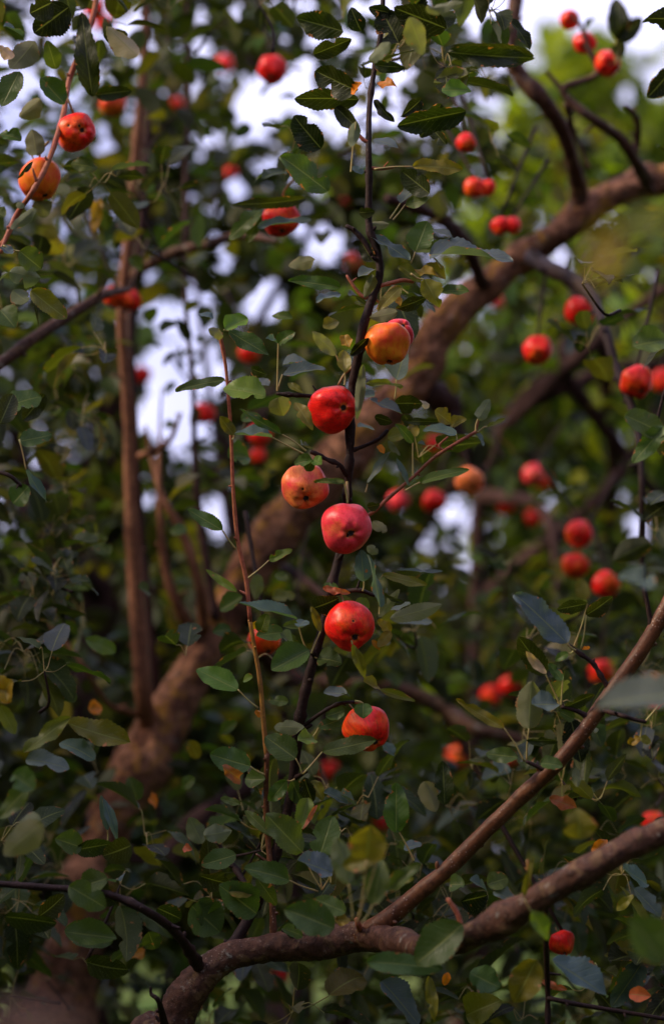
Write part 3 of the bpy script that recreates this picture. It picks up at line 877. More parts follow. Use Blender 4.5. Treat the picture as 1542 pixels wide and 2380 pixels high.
FL += crop(450, 1300, 400, [
    (420, 130, 90, -70, 140, 'g', 3.14, (550, 310)), (870, 420, 1090, 315, 95, 'G', 3.14, (670, 590)), (560, 725, 265, 515, 75, 'G', 3.14), (1140, 990, 585, 835, 85, 'p', 3.1), (1220, 1040, 1005, 1060, 90, 'g', 3.15), (790, 1120, 850, 940, 130, 'g', 3.15),
    (1010, 1120, 750, 1150, 150, 'g', 3.2), (740, 1010, 745, 1090, 60, 'y', 3.2), (985, 1140, 1125, 1290, 95, 'p', 3.15), (1260, 1290, 900, 1480, 270, 'g', 3.1), (1370, 1110, 1280, 870, 85, 'q', 3.1, (1280, 1320)),
    (1340, 1370, 1570, 1410, 175, 'g', 3.12, (1290, 1330)), (1310, 880, 1540, 790, 210, 'k', 3.12), (1400, 690, 1570, 735, 70, 'b', 3.1), (1400, 660, 1542, 680, 70, 'g'), (610, 770, 400, 900, 170, 'g', 3.5), (500, 1090, 325, 1110, 130, 'g', 3.6), (760, 555, 740, 795, 135, 'u', 3.55),
    (1050, 600, 930, 560, 90, 'g', 3.5), (1150, 1270, 1050, 1120, 80, 'g', 3.2, (1230, 1290)), (1160, 1070, 1220, 1000, 60, 'p', 3.12, (1230, 1280)), (900, 780, 1120, 760, 120, 'q', 3.6)])
FL += crop(850, 1300, 400, [
    (330, 40, 465, 145, 90, 'u', 3.16), (280, 280, 380, 350, 90, 'u', 3.16), (245, 625, 220, 320, 175, 'p', 3.1, (235, 720)), (400, 870, 285, 370, 80, 'p', 3.08, (395, 940)), (430, 560, 855, 660, 95, 'q', 3.1, (400, 620)),
    (1010, 530, 600, 515, 34, 'p', 3.12), (390, 970, 590, 700, 95, 'u', 3.15), (420, 730, 635, 835, 45, 'o'), (500, 985, 1000, 850, 160, 'u', 3.15), (500, 900, 695, 850, 70, 'p', 3.2),
    (165, 810, 300, 880, 115, 'G', 3.14), (370, 1005, 515, 1110, 95, 'y', 3.12), (505, 1110, 385, 1265, 100, 'y', 3.12), (325, 1190, 400, 1290, 55, 'Y', 3.12), (135, 1235, 260, 1560, 105, 'q', 3.06, (120, 1200)), (560, 1010, 900, 1020, 90, 'p', 3.4),
    (-80, 700, 110, 740, 60, 'b', 3.1)])
FL += crop(450, 1700, 400, [
    (570, 130, 175, -65, 200, 'G', 3.12, (765, 310)), (715, 10, 620, 45, 60, 'G', 3.14), (690, 875, 305, 760, 255, 'g', 3.1, (830, 955)), (600, 1010, 430, 880, 110, 'b', 3.08), (1130, 800, 840, 590, 250, 'g', 3.08, (1190, 950)),
    (920, 490, 1210, 500, 130, 'u', 3.12), (1310, 600, 1160, 620, 120, 'G', 3.1), (1350, 500, 1620, 400, 120, 'g', 3.12, (1290, 600)), (1385, 735, 1900, 620, 170, 'g', 3.07, (1200, 950)), (640, 1000, 830, 1000, 150, 'g', 3.16),
    (1045, 1010, 880, 1210, 140, 'g', 3.12, (1120, 1000)), (1090, 1010, 1200, 1260, 160, 'g', 3.14), (1210, 985, 1290, 1220, 150, 'k', 3.1), (1290, 1010, 1390, 1200, 120, 'q', 3.13), (1400, 1130, 1640, 1240, 95, 'p', 3.12),
    (1250, 1180, 1170, 1490, 175, 'G', 3.1), (1335, 1250, 1200, 1490, 42, 'b', 3.07), (400, 1190, 590, 1240, 75, 'g', 3.2), (640, 1300, 890, 1550, 95, 'g', 3.15), (240, 1540, 510, 1500, 135, 'u', 3.2), (1060, 250, 860, 230, 100, 'g', 3.3),
    (1400, 160, 1620, 170, 110, 'p', 3.12), (150, 980, 20, 1090, 110, 'g', 3.5), (100, 620, 180, 800, 130, 'q', 3.6), (740, 330, 780, 400, 45, 'Y', 3.13), (560, 440, 400, 560, 120, 'g', 3.6)])
FL += crop(850, 1700, 400, [
    (240, 265, 240, 410, 260, 'g', 3.05, (160, 240)), (240, 50, 380, 110, 70, 'q', 3.1), (400, 130, 740, 240, 75, 'q', 3.1, (380, 100)), (-20, 180, 110, 200, 110, 'p', 3.12), (60, 330, -120, 390, 140, 'g', 3.12),
    (1030, 1250, 1010, 830, 190, 'o', 3.3), (20, 1150, 150, 1250, 80, 'p', 3.1), (560, 1520, 560, 1040, 250, 'g', 3.06), (0, 1320, 280, 1440, 60, 'o', 3.3), (420, 640, 540, 780, 90, 'p', 3.3), (440, 820, 520, 900, 130, 'o', 3.4)])
FL += crop(1100, 1440, 568, [
    (880, 480, 530, 150, 190, 'p', 2.98, (940, 530)), (1020, 210, 815, 250, 100, 'o', 3.0, (930, 500)), (1010, 290, 1190, 165, 115, 'o', 3.0, (975, 520)), (985, 520, 1035, 512, 26, 'Y', 3.0), (890, 550, 800, 600, 55, 'g', 3.0, (930, 530)),
    (735, 695, 550, 440, 150, 'o', 3.02, (840, 920)), (738, 690, 600, 540, 62, 'c', 2.98), (850, 735, 755, 620, 70, 'g', 3.0, (840, 900)), (620, 1065, 640, 740, 210, 'u', 3.02, (605, 1285)), (640, 900, 825, 900, 130, 'p', 3.0), (450, 1060, 130, 870, 80, 'q', 3.0, (590, 1290)),
    (545, 1260, 330, 1235, 105, 'g', 3.0), (700, 1300, 850, 1320, 95, 'g', 2.98), (860, 920, 1065, 830, 80, 'o', 3.0), (830, 950, 925, 1000, 110, 'g', 3.0), (820, 1150, 600, 1140, 60, 'o', 3.0),
    (1720, 830, 1085, 910, 215, 'p', 2.25), (1380, 1120, 1300, 1170, 60, 'y', 2.95, (1390, 1030)), (1380, 1120, 1450, 1165, 60, 'q', 2.95), (1560, 840, 1620, 700, 90, 'g', 2.95, (1420, 1010)), (740, 590, 840, 450, 100, 'c', 3.7),
    (1000, 190, 970, 40, 100, 'q', 3.8), (640, 1150, 560, 1290, 90, 'p', 3.1), (500, 1350, 300, 1400, 160, 'p', 3.5), (1480, 100, 1240, 20, 200, 'p', 2.4), (940, 1330, 950, 1460, 60, 'u', 3.0)])
FL += crop(500, 2000, 574, [
    (610, 575, 305, 490, 145, 'g', 3.02, (805, 650)), (700, 385, 455, 130, 190, 'g', 3.04, (830, 640)), (812, 415, 900, 140, 190, 'g', 3.05, (830, 640)), (895, 525, 665, 440, 130, 'p', 3.0, (830, 640)), (390, 800, 140, 610, 230, 'g', 3.06), (390, 560, 525, 745, 95, 'g', 3.1),
    (990, 790, 780, 700, 120, 'g', 2.9), (910, 900, 585, 770, 230, 'g', 2.85), (1130, 430, 1160, 200, 260, 'q', 2.6, (1080, 860)), (1210, 420, 975, 480, 120, 'q', 2.6, (1060, 860)), (1010, 600, 930, 290, 160, 'u', 2.65, (1040, 850)), (1170, 740, 1240, 440, 160, 'g', 2.65, (1100, 860)),
    (1270, 640, 1490, 460, 105, 'g', 2.75), (1450, 560, 1300, 620, 30, 'q', 2.75), (40, 270, 215, 240, 115, 'u', 3.1), (0, 540, 210, 600, 130, 'o', 3.1), (920, 850, 1025, 840, 65, 'y', 2.9), (1350, 250, 1330, 240, 20, 'g', 3.06, (1450, 440)),
    (0, 700, 130, 900, 170, 'g', 3.2), (250, 400, 20, 470, 130, 'g', 3.15), (1380, 360, 1500, 330, 60, 'p', 3.2), (560, 900, 700, 950, 70, 'g', 2.95), (200, 650, 380, 640, 110, 'q', 3.05)])
Z4 = lambda rows: crop(834, 1932, 834, rows)
FL += Z4([(605, 725, 395, 905, 165, 'g', 2.75), (160, 900, 510, 930, 100, 'g', 2.8), (450, 970, 475, 1175, 55, 'q', 2.95), (1020, 890, 1275, 1060, 105, 'p', 2.9), (950, 890, 850, 1085, 150, 'q', 2.85), (925, 665, 1005, 795, 75, 'G', 2.65, (895, 610)),
          (1150, 330, 1140, 190, 160, 'q', 2.6), (890, 600, 930, 420, 30, 'q', 2.7), (1540, 900, 1390, 700, 220, 'g', 2.25), (1010, 140, 1135, 185, 60, 'b', 3.02), (545, 540, 615, 540, 60, 'g', 3.0), (640, 520, 720, 570, 50, 'p', 3.0), (600, 620, 720, 590, 110, 'k', 3.05),
          (1210, 400, 1275, 330, 50, 'Y', 3.0), (720, 540, 815, 510, 80, 'g', 3.0), (750, 570, 855, 630, 60, 'p', 3.0), (640, 950, 780, 1020, 120, 'g', 2.9), (1350, 470, 1465, 540, 70, 'p', 3.05), (1400, 560, 1525, 690, 70, 'p', 3.0), (1320, 660, 1400, 590, 40, 'q', 3.0),
          (230, 990, 400, 1187, 100, 'p', 3.1), (620, 1150, 780, 1080, 140, 'q', 3.1), (430, 60, 480, 200, 100, 'u', 3.3), (1380, 1050, 1480, 1060, 70, 'b', 3.0), (540, 950, 520, 1010, 40, 'Y', 3.1), (970, 990, 1090, 1030, 35, 'b', 3.0)])
FL += crop(700, 0, 500, [
    (610, 700, 290, 550, 220, 'o', 3.1), (620, 770, 130, 760, 160, 'o', 3.15), (500, 240, 140, 140, 190, 'o', 3.0), (640, 240, 560, 60, 130, 'k', 3.1), (930, 330, 800, 80, 240, 'k', 3.1), (1300, 220, 900, 60, 230, 'k', 3.05),
    (1300, 400, 1975, 450, 150, 'o', 2.95), (1450, 860, 930, 970, 190, 'o', 3.05), (1170, 1500, 960, 1330, 170, 'o', 3.1), (380, 1480, 20, 1210, 230, 'g', 3.0), (330, 1150, 120, 900, 220, 'k', 3.1), (1040, 1290, 1420, 1310, 130, 'q', 3.05, (740, 1310)),
    (1140, 60, 1430, 20, 100, 'u', 2.8), (770, 640, 905, 665, 70, 'Y', 3.1), (700, 470, 860, 330, 110, 'u', 2.9), (600, 940, 560, 1140, 95, 'u', 3.05, (560, 1330)), (740, 770, 890, 940, 75, 'k', 3.1), (730, 1080, 925, 1145, 80, 'p', 3.1), (650, 1350, 555, 1290, 120, 'p', 3.1),
    (1260, 700, 1490, 700, 140, 'G', 3.1), (1010, 130, 1120, 420, 160, 'u', 2.85), (440, 830, 620, 1000, 120, 'o', 3.15), (1260, 800, 1100, 1060, 150, 'o', 3.1), (270, 420, 560, 300, 130, 'o', 3.05), (560, 720, 640, 640, 60, 'Y', 3.1), (750, 500, 980, 520, 90, 'o', 3.05),
    (1100, 770, 950, 900, 120, 'k', 3.15), (1200, 640, 1500, 560, 120, 'q', 3.2), (1300, 1120, 1180, 980, 100, 'o', 3.2), (880, 100, 700, 60, 100, 'k', 3.1)])

for r in ((1440, 95, 1430, -5, 52, 4.25, 'k', (1432, 150)), (1430, 92, 1492, 42, 42, 4.25, 'k', (1432, 150)), (1420, 122, 1452, 98, 36, 4.25, 'k', None), (1560, 160, 1505, 225, 50, 3.4, 'k', None), (1425, 520, 1375, 665, 75, 1.25, 'y', None), (1560, 500, 1430, 530, 60, 1.3, 'q', None), (1470, 805, 1560, 790, 60, 2.9, 'g', None), (1450, 965, 1545, 1010, 60, 2.9, 'g', None), (1545, 990, 1470, 1075, 45, 2.9, 'g', None), (1520, 1030, 1560, 1020, 60, 2.9, 'o', None),
          (250, 1930, 235, 1850, 22, 3.05, 'p', (248, 1960)), (305, 1965, 240, 1990, 60, 3.0, 'o', None), (190, 1970, 130, 1950, 50, 3.0, 'g', None), (160, 2060, 245, 2110, 60, 2.9, 'g', None), (270, 2100, 190, 2040, 60, 2.95, 'o', None),
          (100, 1915, 10, 1985, 70, 2.7, 'u', None), (30, 1800, 80, 1835, 60, 2.7, 'g', None), (150, 2160, 260, 2190, 60, 3.0, 'g', None), (1240, 130, 1050, 110, 50, 3.0, 'o', None), (0, 1630, 25, 1580, 50, 2.9, 'y', None)):
    FL.append(r)

area = sorted(range(len(FL)), key=lambda i: -math.hypot(FL[i][0] - FL[i][2], FL[i][1] - FL[i][3]) * FL[i][4])
big = set(area[:98])
rest, restp = [], TubeSet()
for i, (bx, by, tx, ty, wp, d, kd, pet) in enumerate(FL):
    lf, pt = px_leaf(bx, by, tx, ty, wp, d, kd, rng, pet)
    if i in big:
        ps = TubeSet()
        if pt: ps.add(pt, 6, 4)
        o = link('leaf', leaf_mesh('leaf', [lf], LEAF, True), FT)
        if pt: link('petiole', ps.mesh('petiole', PET), o, loc=(0, 0, 0))
        if kd in 'yY': o['label'] = 'yellowed autumn leaf'
        elif kd == 'b': o['label'] = 'withered brown leaf'
        elif kd == 'c': o['label'] = 'leaf with its cream underside folded over'
    else:
        rest.append(lf)
        if pt: restp.add(pt, 6, 4)
link('foliage', leaf_mesh('foliage', rest, LEAF, True, restp), FT)['kind'] = 'stuff'

# ================================================================== LEFT TREE (its twigs reach in from the left edge)
lb = P(-420, 2700, 3.7); lb.z = 0
LF = empty('apple_tree', lb, 'apple tree at the left edge with a reddish twig of grey-green leaves', 'tree')
t = TubeSet()
t.add([(lb.x, lb.y, -.1, .09), (lb.x, lb.y, .8, .075)] + pxpath([(-420, 1900, 3.7, 90), (-380, 1300, 3.7, 75), (-330, 800, 3.7, 60), (-260, 200, 3.7, 45), (-200, -300, 3.7, 30)]), 20, 6, .14, 5, .1)
link('trunk', t.mesh('trunk', BARK_BIG), LF)
for i, (nm, pts, mt) in enumerate([
    ('branch', [(-370, 1250, 3.7, 30), (-150, 950, 3.7, 17), (0, 846, 3.8, 14), (80, 785, 3.85, 13), (200, 708, 3.95, 12), (250, 682, 4.0, 10), (300, 672, 4.1, 6)], BARK_MID),
    ('branch', [(-300, 780, 3.6, 18), (-80, 660, 3.4, 10), (3, 570, 3.3, 6.5), (38, 500, 3.3, 6.5), (75, 445, 3.28, 6), (112, 375, 3.3, 6), (146, 270, 3.35, 6), (160, 190, 3.4, 6), (185, 120, 3.4, 6), (212, 50, 3.45, 6), (232, -40, 3.5, 6)], BARK_PINK),
    ('twig', [(25, 520, 3.3, 4), (5, 575, 3.28, 4), (2, 588, 3.28, 4)], BARK_PINK),
    ('branch', [(-320, 1100, 3.4, 12), (-100, 1090, 3.35, 8), (8, 1100, 3.3, 5), (50, 1130, 3.3, 4)], BARK_TWIG),
    ('branch', [(-60, 2440, 1.05, 62), (60, 2400, 1.04, 60), (150, 2430, 1.03, 50), (200, 2490, 1.03, 40)], BARK_MID)]):  # near blur of unclear origin, made up as a branch end
    branch(nm, LF, pts, mt, seed=i + 90)
LL = crop(0, 400, 400, [
    (220, 420, 170, 470, 80, 'u', 3.2), (350, 470, 105, 675, 120, 'u', 3.2), (400, 400, 430, 565, 170, 'u', 3.35), (190, 890, 400, 1060, 240, 'g', 3.15, (30, 835)), (90, 1090, 390, 1150, 220, 'u', 3.15), (120, 1270, 270, 1380, 150, 'u', 3.2),
    (300, 1270, 640, 1540, 210, 'q', 3.15), (15, 845, 120, 920, 85, 'p', 3.15), (710, 40, 945, 80, 120, 'u', 3.4), (320, 20, 175, 185, 45, 'k', 3.2), (960, 400, 910, 710, 120, 'y', 4.0), (1010, 480, 1040, 690, 120, 'g', 4.0), (0, 1180, 80, 1100, 80, 'p', 3.2),
    (560, 240, 660, 330, 110, 'u', 3.5), (560, 980, 480, 1050, 100, 'u', 3.7), (50, 560, -60, 500, 120, 'g', 3.3), (1250, 950, 1380, 1080, 130, 'g', 4.0)])
LL += crop(0, 0, 834, [
    (640, 110 + 150, 500, 125, 110, 'c', 3.25), (590, 170, 480, 160, 70, 'o', 3.3), (90, 330, 10, 490, 110, 'g', 3.2), (100, 650, 0, 620, 70, 'g', 3.25), (190, 460, 90, 540, 100, 'u', 3.3), (60, 270, 0, 210, 60, 'c', 3.1), (160, 190, 50, 320, 120, 'u', 3.2),
    (300, 480, 190, 360, 110, 'g', 3.25), (430, 450, 380, 60, 110, 'o', 3.3), (260, 320, 220, 190, 70, 'g', 3.2), (440, 440, 610, 420, 70, 'o', 3.4), (320, 30, 160, 150, 150, 'k', 3.2), (240, 10, 140, 60, 110, 'k', 3.15), (170, 720, 150, 600, 90, 'u', 3.3), (330, 760, 450, 780, 70, 'g', 3.35), (20, 120, 110, 170, 90, 'p', 3.15)])
LL += crop(0, 644, 834, [(150, 70, 180, 330, 20, 'o', 3.2), (0, 250, 70, 330, 110, 'g', 3.2), (90, 860, 240, 830, 80, 'g', 3.2), (40, 700, 190, 650, 110, 'g', 3.25), (0, 780, 60, 640, 100, 'o', 3.2), (120, 990, 215, 1140, 40, 'p', 3.2, (90, 850)), (60, 1150, 130, 1070, 110, 'g', 3.3), (210, 640, 110, 760, 90, 'o', 3.3)])
LL += crop(0, 1288, 834, [(110, 1120, 325, 955, 75, 'q', 2.95), (310, 980, 600, 1070, 110, 'q', 3.0), (540, 650, 400, 590, 75, 'G', 3.6), (0, 760, 35, 880, 70, 'y', 2.9), (190, 900, 280, 780, 80, 'u', 3.4), (440, 1150, 280, 1070, 70, 'p', 3.0), (120, 1150, 320, 1190, 70, 'p', 2.95), (0, 900, 70, 1030, 70, 'q', 2.9),
                          (350, 880, 270, 800, 70, 'g', 3.4), (510, 200, 420, 100, 80, 'g', 3.8), (870, 80, 790, 90, 55, 'g', 3.9), (410, 915, 475, 910, 62, 'Y', 3.6), (255, 920, 290, 925, 30, 'Y', 3.6), (690, 370, 640, 350, 50, 'g', 3.7), (420, 920, 470, 930, 40, 'y', 3.6)])
LL += crop(0, 1932, 834, [(640, 150, 600, 40, 90, 'g', 3.6), (0, 230, 160, 60, 90, 'g', 2.75), (190, 240, 90, 260, 90, 'u', 2.8), (690, 140, 730, 160, 38, 'Y', 3.6), (620, 860, 670, 870, 35, 'Y', 3.5), (300, 760, 540, 790, 110, 'g', 2.95), (20, 690, 260, 720, 110, 'o', 2.95), (400, 900, 600, 940, 120, 'o', 3.0), (480, 140, 545, 340, 45, 'p', 3.05), (350, 380, 520, 350, 90, 'o', 3.0),
                          (180, 690, 300, 590, 100, 'o', 3.1), (500, 510, 340, 560, 110, 'g', 2.95), (890, 640, 1020, 760, 180, 'g', 3.2), (730, 650, 840, 700, 110, 'o', 3.05), (690, 760, 720, 840, 90, 'g', 3.1), (940, 350, 880, 230, 90, 'u', 3.3), (850, 370, 890, 380, 40, 'b', 3.2)])
area = sorted(range(len(LL)), key=lambda i: -math.hypot(LL[i][0] - LL[i][2], LL[i][1] - LL[i][3]) * LL[i][4])
for i, (bx, by, tx, ty, wp, d, kd, pet) in enumerate(LL):
    lf, pt = px_leaf(bx, by, tx, ty, wp, d, kd, rng, pet)
    ps = TubeSet()
    if pt: ps.add(pt, 6, 4)
    o = link('leaf', leaf_mesh('leaf', [lf], LEAF, True), LF)
    if pt: link('petiole', ps.mesh('petiole', PET), o, loc=(0, 0, 0))
    if kd in 'yY': o['label'] = 'yellowed autumn leaf'
    elif kd == 'b': o['label'] = 'withered brown leaf'
    elif kd == 'c': o['label'] = 'leaf with its cream underside showing'

# ================================================================== where the apples hang
HERO = [
    # x, y, r, depth, calyx, material, blush, label, pits, kwargs
    (900, 798, 54, 3.12, (0.1, .97), AP_GOLD, .74, 'orange-gold apple with a rosy shoulder, the highest one touching the dark shoot', [], dict(cleft=(1, 0)), .93),
    (926, 774, 37, 3.19, (.3, -.5), AP_PINK, 1.5, 'rose-pink apple peeping out behind the upper right shoulder of the orange-gold one', [], {}, .95),
    (775, 948, 58, 3.12, (.46, .02), AP_RED, .98, 'glossy red apple with its eye on the right, just below the orange-gold one', [], {}, .95),
    (707, 1133, 56, 3.12, (.10, .58), AP_PINK, .78, 'rosy apple speckled with yellow under a small green leaf, left of the shoot', [(-.06, .08, .085, .03), (.10, .58, .15, .04)], {}, .92),
    (806, 1228, 60, 3.10, (.16, .22), AP_PINK, 1.15, 'pinkish-red apple with an L-shaped dark crack, in the centre of the photo', [(.02, .36, .10, .07), (.03, .26, .09, .05), (.14, .20, .08, .04), (.27, .16, .09, .04)], {}, .95),
    (812, 1456, 57, 3.10, (.25, .50), AP_RED, .92, 'red apple with a pin-sized pit above a black eye, over the yellow curled leaf', [(.15, -.28, .075, .02), (.22, .46, .13, .08), (.38, .40, .08, .04)], {}, .92),
    (851, 1693, 54, 3.11, (.45, .66), AP_RED, .88, 'red apple clasped between two green leaves, lowest of the sharp apples on the shoot', [(.45, .58, .11, .07), (.28, .56, .09, .05), (.62, .56, .09, .05)], {}, .95),
    (652, 510, 45, 3.62, (.10, .8), AP_RED, .95, 'red apple crossed by a long grey-green leaf, at upper left of the shoot', [], {}, .9),
    (176, 307, 47, 3.35, (.45, .02), AP_RED, 1.0, 'red apple with two dark hollows, next to the bright gap at upper left', [(-.28, -.22, .11, .05), (.46, .0, .20, .12), (.30, -.2, .12, .06)], {}, 1.0),
    (93, 416, 51, 3.36, (.3, .9), AP_GOLD, .75, 'orange and yellow apple crossed by a twig, near the left edge', [], dict(cleft=(.1, .1)), .92),
]
MIDS = [
    # x, y, r, calyx, material, blush, label
    (262, 241, 33, (.2, .9), AP_GOLD, 1.0, 'orange-red apple half hidden behind a leaf, up and right of the hollowed red apple'),
    (220, 22, 27, (.1, .8), AP_RED, .95, 'red apple cut by the top edge beside the reddish twig at upper left'),
    (243, 55, 24, (.2, .9), AP_RED, 1.1, 'dark red apple directly under the one cut by the top edge at upper left'),
    (631, 163, 35, (-.05, .65), AP_RED, 1.2, 'dark red apple hanging against the large white sky gap at the top'),
    (522, 150, 22, (.2, .8), AP_RED, 1.2, 'small dark apple left of the one against the white sky gap'),
    (412, 240, 15, (.2, .8), AP_RED, 1.1, 'tiny blurred red apple right of the upright sucker near the top'),
    (537, 402, 16, (.2, .8), AP_RED, 1.1, 'tiny blurred red apple among round sky spots, upper left of the crossed apple'),
    (267, 690, 29, (.5, .6), AP_RED, .95, 'left one of two red apples pressed together in front of the upright sucker'),
    (303, 698, 27, (-.3, .8), AP_RED, .92, 'right one of two red apples pressed together in front of the upright sucker'),
    (330, 872, 22, (.2, .8), AP_RED, 1.1, 'blurred dark red apple against the white gap, beside the upright sucker'),
    (472, 964, 27, (.0, .8), AP_RED, 1.2, 'blurred crimson apple below the left white gap, over a thin sucker'),
    (580, 820, 26, (.3, .8), AP_RED, 1.1, 'blurred red apple behind the leaves at the tip of the pink sucker'),
    (603, 1012, 27, (.0, .8), AP_RED, 1.1, 'very blurred red apple behind a long leaf, left of the rosy speckled apple'),
    (820, 609, 20, (.0, .6), AP_PINK, 1.15, 'small pinkish blurred apple left of the dark shoot below its first fork'),
    (804, 468, 12, (.0, .6), AP_PINK, 1.1, 'tiny blurred red dot of an apple just left of the shoot, upper half'),
    (1083, 332, 24, (.5, .6), AP_RED, 1.05, 'red apple showing only a crescent behind leaves, upper right of the shoot'),
    (1102, 437, 25, (.2, .8), AP_RED, 1.0, 'red apple mostly behind dark leaves, left in the pair below the crescent one'),
    (1133, 438, 20, (.2, .8), AP_RED, .95, 'red apple mostly behind dark leaves, right in the pair below the crescent one'),
    (1163, 527, 23, (.2, .8), AP_RED, 1.05, 'left apple of a leaf-covered pair just above the thick trunk'),
    (1191, 524, 21, (.3, .7), AP_RED, .95, 'right apple of a leaf-covered pair just above the thick trunk'),
    (1323, 45, 24, (.0, .5), AP_RED, 1.2, 'highest of three dull red apples on the bare twig at the upper right'),
    (1358, 98, 28, (-.2, .6), AP_RED, 1.15, 'middle one of three dull red apples on the bare twig at the upper right'),
    (1412, 147, 33, (.12, .18), AP_RED, .95, 'red apple with a dark eye, lowest of three on the bare upper right twig'),
    (1346, 725, 36, (.1, .85), AP_RED, .95, 'bright red apple under the bowed dark branch on the right'),
    (1249, 815, 36, (0, .38), AP_RED, .92, 'orange-red apple hanging alone with its eye facing us, right of the thick trunk'),
    (1479, 890, 40, (.25, .66), AP_RED, .95, 'red apple on the drooping branch near the right edge, left of a second one'),
    (1541, 886, 28, (.2, .8), AP_RED, 1.0, 'red apple cut in half by the right edge'),
    (1090, 1118, 34, (.3, .6), AP_PINK, .55, 'salmon-orange apple under small yellow leaves, right of the centre'),
    (1008, 1166, 29, (.1, .8), AP_RED, 1.2, 'blurred red apple left of the salmon-orange one'),
    (926, 1164, 25, (.0, .8), AP_PINK, 1.2, 'blurred pink-red apple behind the thin pink twig'),
    (1240, 1105, 27, (.3, .6), AP_PINK, 1.1, 'blurred rosy apple right of the salmon-orange one'),
    (1264, 1120, 20, (.3, .6), AP_RED, 1.1, 'small blurred apple tucked at the lower right of a rosy one'),
    (1176, 1176, 22, (.0, .8), AP_RED, 1.2, 'blurred crimson apple right of the thin black trunk'),
    (1238, 1204, 22, (.0, .8), AP_RED, 1.15, 'blurred crimson apple left of the stacked trio'),
    (1344, 1241, 33, (-.2, .5), AP_RED, .95, 'top apple of the blurred trio in the right part'),
    (1336, 1313, 33, (.1, .8), AP_RED, .95, 'middle apple of the blurred trio in the right part, touching none of the leaves'),
    (1408, 1358, 34, (.4, .5), AP_RED, .95, 'lowest apple of the blurred trio in the right part, above two dark leaves'),
    (1398, 1563, 31, (.1, .8), AP_RED, 1.0, 'red apple behind the fork of the slanting right branch'),
    (1141, 1619, 26, (.1, .8), AP_RED, .92, 'lower left apple of the blurred pair over the horizontal limb'),
    (1186, 1594, 26, (.3, .7), AP_RED, 1.05, 'upper right apple of the blurred pair over the horizontal limb'),
    (1063, 1761, 27, (.0, .8), AP_GOLD, 1.0, 'blurred orange apple under the forked horizontal limb'),
    (1183, 1768, 16, (.0, .8), AP_RED, 1.2, 'small dark red apple at the foot of the spur of long-stalked leaves'),
    (765, 1792, 24, (.0, .8), AP_RED, 1.1, 'blurred crimson apple below the lowest sharp apple'),
    (614, 1487, 40, (.3, .85), AP_RED, .92, 'red apple behind the yellow part of the thin sucker with leaves over its top'),
    (683, 1562, 20, (.2, .8), AP_RED, 1.0, 'red apple all but hidden behind a large green leaf on the shoot'),
    (1518, 1913, 28, (.1, .8), AP_RED, .95, 'bright red apple above the thick blurred limb at the right edge'),
    (1305, 2194, 32, (.2, .8), AP_RED, .95, 'red apple split by a dark twig, under the thick limb at the lower right'),
    (657, 2268, 19, (.1, .8), AP_RED, 1.3, 'dark red apple in the shade below the low limb'),
    (886, 1915, 18, (.1, .8), AP_RED, 1.2, 'dark red apple behind the upright oval leaf'),
    (1012, 1032, 22, (.1, .8), AP_RED, 1.1, 'red apple behind the pale leaf on the pink twig'),
    (1158, 702, 15, (.1, .8), AP_PINK, 1.1, 'small pink blurred apple right of the thick trunk'),
    (1530, 1632, 20, (.1, .8), AP_RED, 1.1, 'red apple behind the big blurred grey leaf at the right edge'),
    (600, 1060, 20, (.1, .8), AP_RED, 1.2, 'small dark apple under the very blurred one near the pink sucker'),
    (205, 110, 22, (.1, .8), AP_RED, 1.3, 'dull red apple below the top pair at upper left'),
]


def mid_depth(x, r):
    d = min(6.6, 3.12 * 50 / r)
    d = {1305: 3.35, 1518: 4.3, 614: 3.55, 1083: 4.0, 1412: 4.3, 1358: 4.32, 1323: 4.33}.get(x, d)
    if x in (1102, 1133, 1163, 1191): d = 4.2
    if x in (600, 603, 472, 580): d = 5.3
    if x in (267, 303): d = 4.36
    return d


APD = [(h[0], h[1], h[2], h[3]) for h in HERO] + [(m_[0], m_[1], m_[2], mid_depth(m_[0], m_[2])) for m_ in MIDS]


def on_apple(x, y, d):
    for ax, ay, ar, ad in APD:
        if d < ad and math.hypot(x - ax, y - ay) < ar * 1.05 + 14: return True
    return False


# ================================================================== RANDOM FOLIAGE of the three near trees
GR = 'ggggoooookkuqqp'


def w_front(x, y):
    v = 0.10
    if y > 1850: v = 0.95
    if y > 1500 and (x < 520 or x > 1000): v = max(v, .4)
    if y < 420 and x > 640 and x < 1150: v = .45
    if y < -20: v = .8
    if x < -60 or x > 1620: v = .6
    return v


def w_left(x, y):
    v = max(0, 1 - max(0, x) / 520)
    if 650 < y < 1250: v *= .6
    return v


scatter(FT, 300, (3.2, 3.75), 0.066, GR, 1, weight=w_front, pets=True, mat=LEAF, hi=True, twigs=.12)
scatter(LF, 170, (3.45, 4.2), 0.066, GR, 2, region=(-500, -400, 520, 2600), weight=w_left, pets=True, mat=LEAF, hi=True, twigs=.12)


def w_mid(x, y):
    v = 0.85
    if y < 700 and x < 620: v = 1.0
    if 560 < x < 1100 and 600 < y < 1500: v = .35          # the trunk shows through here
    if x > 1180 and y < 460: v = .10
    if x > 1050 and 460 < y < 1250: v = .33
    if 250 < x < 420 and 900 < y < 1700: v = .35
    if 280 < x < 620 and 1450 < y < 1800: v = .3
    return v


scatter(LT, 900, (4.2, 5.8), 0.068, GR + 'gq', 3, weight=w_mid, pets=False, twigs=.5)

